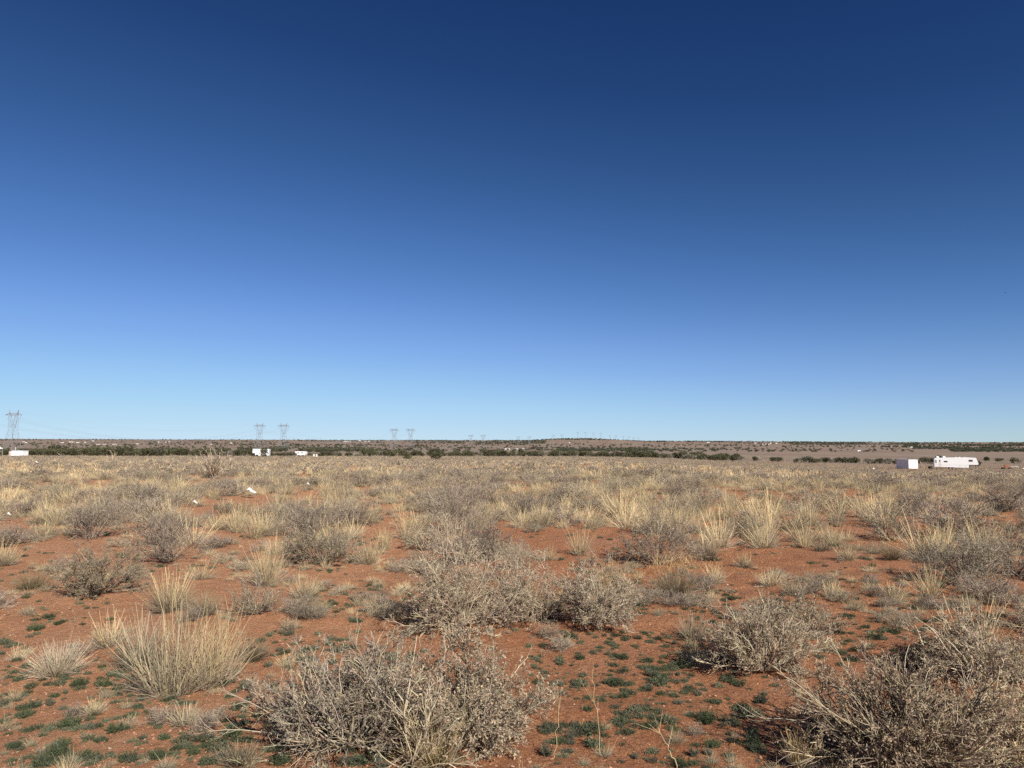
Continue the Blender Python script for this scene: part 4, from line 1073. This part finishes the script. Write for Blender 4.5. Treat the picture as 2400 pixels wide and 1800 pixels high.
# orange machine
x, y, z = on(2356, 206)
t = thing('trenching_machine', 'small orange trenching machine with dark wheels and a boom, near the right edge', 'machine', (x, y, z), rad(-20))
Bm().box(-1.6, .9, -.35, .35, .45, .75, .03).obj('chassis', ORANGE, t)
Bm().prism([(-.9, .75), (.3, .75), (.15, 1.2), (-.3, 1.45), (-.9, 1.25)], -.38, .38, .04).obj('engine_cover', ORANGE, t)
Bm().bar((.5, 0, .7), (2.3, 0, .95), .09, 6).bar((2.3, 0, .95), (2.45, 0, .5), .08, 6).obj('boom', OFFW, t)
Bm().bar((-1.5, .1, .6), (-1.75, .1, 1.25), .06, 6).bar((-1.75, .1, 1.25), (-1.4, .1, 1.4), .05, 6).obj('handle_bar', ORANGE, t)
for xx in (-1.2, .45):
    for s in (-1, 1): Bm().wheel(xx, s * .5, .36, .36, .22).obj('wheel', BLACK, t)
x, y, z = on(2394, 203); t = thing('scrap_frame', 'low white and rusty metal scrap at the very right edge beyond the orange machine', 'scrap', (x, y, z), .2)
Bm().box(-.9, .9, -.3, .3, .35, .5).obj('top_panel', WHITE, t); Bm().box(-.5, .8, -.25, .25, 0, .35).obj('base', RUST, t)

# ------------------------------------------------------------------ dwellings in the tree line at the left
x, y, z = on(52, 203)
t = thing('white_shed', 'long white flat roofed shed with a thin mast at the far left', 'shed', (x, y, z + .05), rad(-6))
t.scale = (.86, .86, .86)
Bm().box(-1.9, 2.1, -1.2, 1.2, .1, 1.8).obj('wall', WHITE, t)
Bm().box(-2.0, 2.2, -1.3, 1.3, 1.8, 1.88).obj('roof', WHITE, t)
Bm().box(-3.0, -1.91, -1.0, 1.2, 0, 1.6).obj('lean_to', OFFW, t)
Bm().box(-2.75, -2.45, -1.03, -1.001, .2, 1.3).obj('door', WOOD, t)
Bm().bar((-1.6, 0, 1.8), (-1.6, 0, 3.0), .05).obj('mast', WHITE, t)
x, y, z = on(-4, 203)
t = thing('white_tent', 'peaked white roof just cut off by the left edge of the frame', 'shelter', (x, y, z), 0)
Bm().prism([(-2.2, 2.1), (1.0, 2.1), (-.6, 3.3)], -1.5, 1.5).obj('roof', WHITE, t)
for sx in (-2.1, .9):
    for sy in (-1.4, 1.4): Bm().bar((sx, sy, 0), (sx, sy, 2.1), .05).obj('leg', STEEL, t)
x, y, z = on(616, 214)
t = thing('camper', 'large white camper half hidden by a juniper, above it two pylons, left of centre', 'camper', (x, y, z), rad(4))
Bm().prism([(-1.5, .35), (2.3, .3), (2.35, 2.3), (-2.3, 2.35), (-2.35, 1.1), (-1.6, 1.05)], -1.1, 1.1, .05).obj('body', WHITE, t)
Bm().box(1.45, 1.75, -1.13, -1.101, 1.1, 1.9).obj('window', GLASS, t); Bm().box(.9, 1.35, -1.13, -1.101, 1.3, 1.9).obj('window', GLASS, t)
Bm().box(1.85, 2.2, -1.12, -1.101, .5, 2.1).obj('door', SKYB, t)
for xx in (-1.0, 1.6): Bm().wheel(xx, -1.0, .35, .35, .25).obj('wheel', BLACK, t)
Bm().box(-2.2, -1.62, -.9, .9, .1, 1.0).obj('dark_opening', BLACK, t)  # added black block stands in for the dark opening below the overhang
x, y, z = on(709, 216)
t = thing('small_camper', 'small white camper with overhanging front, right of the larger camper', 'camper', (x, y, z + .1), rad(-3))
Bm().prism([(-1.0, .3), (1.35, .3), (1.55, .8), (1.5, 1.45), (-1.6, 1.5), (-1.65, 1.0), (-1.05, .85)], -.95, .95, .05).obj('body', WHITE, t)
Bm().box(-.9, -.4, -.98, -.951, .95, 1.2).obj('window', GLASS, t); Bm().box(.3, .8, -.98, -.951, .95, 1.2).obj('window', GLASS, t)
Bm().box(-1.0, 1.45, -.965, -.951, .78, .82).obj('stripe', ROOFM, t)
for xx in (-.5, .8): Bm().wheel(xx, -.85, .28, .28, .2).obj('wheel', BLACK, t)
for k, (px, Y, s, lab) in enumerate(((738, 205, .55, 'pale drum standing right of the small camper'), (744.5, 205, .5, 'second pale drum right of the small camper, slimmer'))):
    x, y, z = on(px, Y); t = thing('pale_drum', lab, 'drum', (x, y, z), 0, 'pale drums near the small camper')
    b = Bm(); bmesh.ops.create_cone(b.b, cap_ends=True, segments=16, radius1=s * .55, radius2=s * .5, depth=.8, matrix=Matrix.Translation((0, 0, .4))); b.obj('body', OFFW, t)
    b = Bm(); bmesh.ops.create_cone(b.b, cap_ends=True, segments=16, radius1=s * .56, radius2=s * .56, depth=.06, matrix=Matrix.Translation((0, 0, .83))); b.obj('rim', STEEL, t)
mb, ml = shrub(np.random.default_rng(88), .9, 1.0, n=(16, 50, 90, 60), leaf=200, leafsize=.06, twig=(.20, .10, .07), leafcol=(.24, .12, .08), thick=4, split=True, pale=0)
x, y, z = on(664, 150); o = link('dead_bush', mb, None, (x, y, z)); tag(o, 'reddish brown dead bush standing alone before the tree line, left', 'dead bush')
x, y, z = on(2042, 180); o = Bm().box(-.2, .2, -.2, .2, 0, .5, .05).obj('white_bucket', WHITE, None, (x, y, z)); tag(o, 'tiny white bucket in the brush left of the metal shed', 'bucket')

# ------------------------------------------------------------------ far houses
def house(px, py, w, kind, label):
    x, y, z = at(px, py + 1.0)
    W = w * y / FPX; hgt = max(2.6, 1.7 * y / FPX); Dp = W * .6
    t = thing('far_house', label, 'house', (x, y, z - .3), rngJ.uniform(-.25, .25), 'small houses on the far plain')
    wm, rm = ((WHITE, WHITE), (OFFW, ROOFM), (WHITE, ROOFM), (OFFW, OFFW))[kind]
    Bm().box(-W / 2, W / 2, -Dp / 2, Dp / 2, 0, hgt * .72).obj('wall', wm, t)
    Bm().prism([(-W / 2 - .3, hgt * .72), (W / 2 + .3, hgt * .72), (W / 2 - W * .12, hgt), (-W / 2 + W * .12, hgt)], -Dp / 2 - .3, Dp / 2 + .3).obj('roof', rm, t)
    Bm().box(-W * .3, -W * .18, -Dp / 2 - .05, -Dp / 2 - .001, hgt * .3, hgt * .55).obj('window', GLASS, t)
    Bm().box(W * .1, W * .2, -Dp / 2 - .05, -Dp / 2 - .001, .1, hgt * .55).obj('door', BLACK, t)
HS = [(56, 1035, 5, 1), (61.6, 1037, 4, 0), (141, 1037, 3, 2), (146.5, 1037, 5, 0), (168, 1035.7, 10, 3), (182.5, 1037, 5.5, 0), (199, 1036.5, 4, 0), (218, 1033, 5, 2), (230, 1041, 8, 3), (245, 1041, 6, 1), (271, 1041, 13, 1),
      (323, 1040, 7, 3), (372, 1035.5, 3, 0), (388, 1036, 4, 2), (396, 1035.5, 3, 0), (495, 1041, 2.5, 0), (542, 1038, 4, 0), (549, 1038, 3, 1), (618, 1042, 2.5, 0), (814, 1034.7, 15, 3), (842.5, 1033, 8, 0), (856, 1035, 5, 1), (866, 1034, 5, 3),
      (1186, 1052.7, 5, 0), (1192.5, 1052.7, 5, 0), (1210, 1052, 9, 1), (1224, 1052, 12, 1), (1335, 1037, 3, 0), (1659, 1036.6, 8, 3), (1770, 1038, 6, 2), (1787.5, 1040.7, 3, 0), (1795, 1040.7, 3, 0), (1802, 1041, 3, 2), (1806, 1039, 4, 0),
      (1819, 1039, 3, 0), (2012.6, 1057, 7, 0), (2026, 1039, 3, 0), (2090, 1047, 9, 0), (2135.5, 1047.5, 5, 0), (2151, 1042.7, 5, 1), (2208, 1048, 8, 2), (2227, 1048, 4, 1), (2238, 1048, 6, 2), (2344, 1038, 9, 0)]
PLC = [(100, 'behind the nearest pylon'), (205, 'in the row left of the first pylons'), (330, 'of the cluster under the rim, left'), (450, 'below the rim left of the tall bare bush'), (700, 'on the plain near the first pylon pair'),
       (900, 'left of the second pylon pair'), (1250, 'of the farm in the middle of the plain'), (1500, 'on the slope of the low hill'), (1900, 'of the hamlet under the rim right of the middle'), (2110, 'on the plain above the metal shed'), (2300, 'in the tree belt above the travel trailer'), (2500, 'on the horizon at the right edge')]
LK = ['small white box house', 'small cream house with grey roof', 'white house with grey roof', 'long pale pinkish building']
prev = {}
for (px, py, w, k) in HS:
    pl = next(p for lim, p in PLC if px < lim); key = (pl, k); prev[key] = prev.get(key, 0) + 1
    od = ['', 'second ', 'third ', 'fourth ', 'fifth '][prev[key] - 1]
    house(px, py, w, k, (od + LK[k] + ' ' + pl).strip())

# ------------------------------------------------------------------ litter
def sheet(px, py, w, h, label, seed, lift=.0):
    x, y, z = at(px, py); W = w * y / FPX; Hh = h * y / FPX; rng = np.random.default_rng(seed)
    n = 15; u, v = np.meshgrid(np.linspace(-1, 1, n), np.linspace(-1, 1, n))
    r = np.sqrt(u ** 2 + v ** 2) + .0
    zz = Hh * np.clip(1.05 - 1.05 * np.abs(u + .25) ** 1.1, 0, 1) * (1 - .4 * v ** 2) * (.8 + .4 * vnoise(u, v, .35, seed)) + .02 + vnoise(u, v, .2, seed + 1) * Hh * .10
    X = u * W / 2 * (1 + (vnoise(u, v, .5, seed + 2) - .5) * .5); Y = v * W * .35
    idx = np.arange(n * n).reshape(n, n); F = np.stack([idx[:-1, :-1], idx[:-1, 1:], idx[1:, 1:], idx[1:, :-1]], -1).reshape(-1, 4)
    me = mesh_np('plastic_sheet', np.stack([X, Y, zz + lift], -1).reshape(-1, 3), F, None, [CLOTH])
    o = link('plastic_sheet', me, None, (x, y, z)); tag(o, label, 'litter', 'white litter caught in the brush')
sheet(588, 1168, 25, 12, 'crumpled white plastic sheet peaked over the grey brush, largest piece of litter', 1, .12)
sheet(457, 1192, 12, 7, 'small white plastic scrap in the brush below the large sheet, left', 2, .1)
sheet(722, 1154, 8, 5, 'tiny white scrap in the brush right of the large sheet', 3, .2)
sheet(20, 1222, 8, 6, 'bluish white scrap beside the left edge of the frame', 4, .1)
sheet(85, 1092, 8, 4, 'tiny pale scrap far out in the field at the left', 5, .2)

# ------------------------------------------------------------------ bird
b = Bm()
bx, by, bz = 0, 0, 0
Y = 120.0; px, py = 2357, 686
d = RM @ np.array([(px - 1200) / FPX, -(py - 900) / FPX, -1.0]); p = CE + d * (Y / d[1])
t = thing('bird', 'tiny dark bird gliding alone in the blue sky at the right', 'bird', tuple(p), .3)
bb = Bm(); bmesh.ops.create_uvsphere(bb.b, u_segments=12, v_segments=8, radius=1, matrix=Matrix.Diagonal((.045, .13, .04, 1))); bb.prism([(-.03, 0), (.03, 0), (.03, .008), (-.03, .008)], .1, .2).obj('body', BLACK, t)
for s in (-1, 1):
    w_ = Bm(); v = [w_.b.verts.new(q) for q in ((0, -.05, 0), (s * .1, -.06, .03), (s * .22, -.01, .015), (s * .1, .04, .03), (0, .05, 0))]
    w2 = [w_.b.verts.new((q.co.x, q.co.y, q.co.z + .006)) for q in v]
    w_.b.faces.new(v); w_.b.faces.new(w2[::-1])
    for i in range(5): w_.b.faces.new([v[i], w2[i], w2[(i + 1) % 5], v[(i + 1) % 5]])
    w_.obj('wing', BLACK, t)
print('tris', sum(len(m.polygons) for m in bpy.data.meshes), 'objects', len(S.objects))
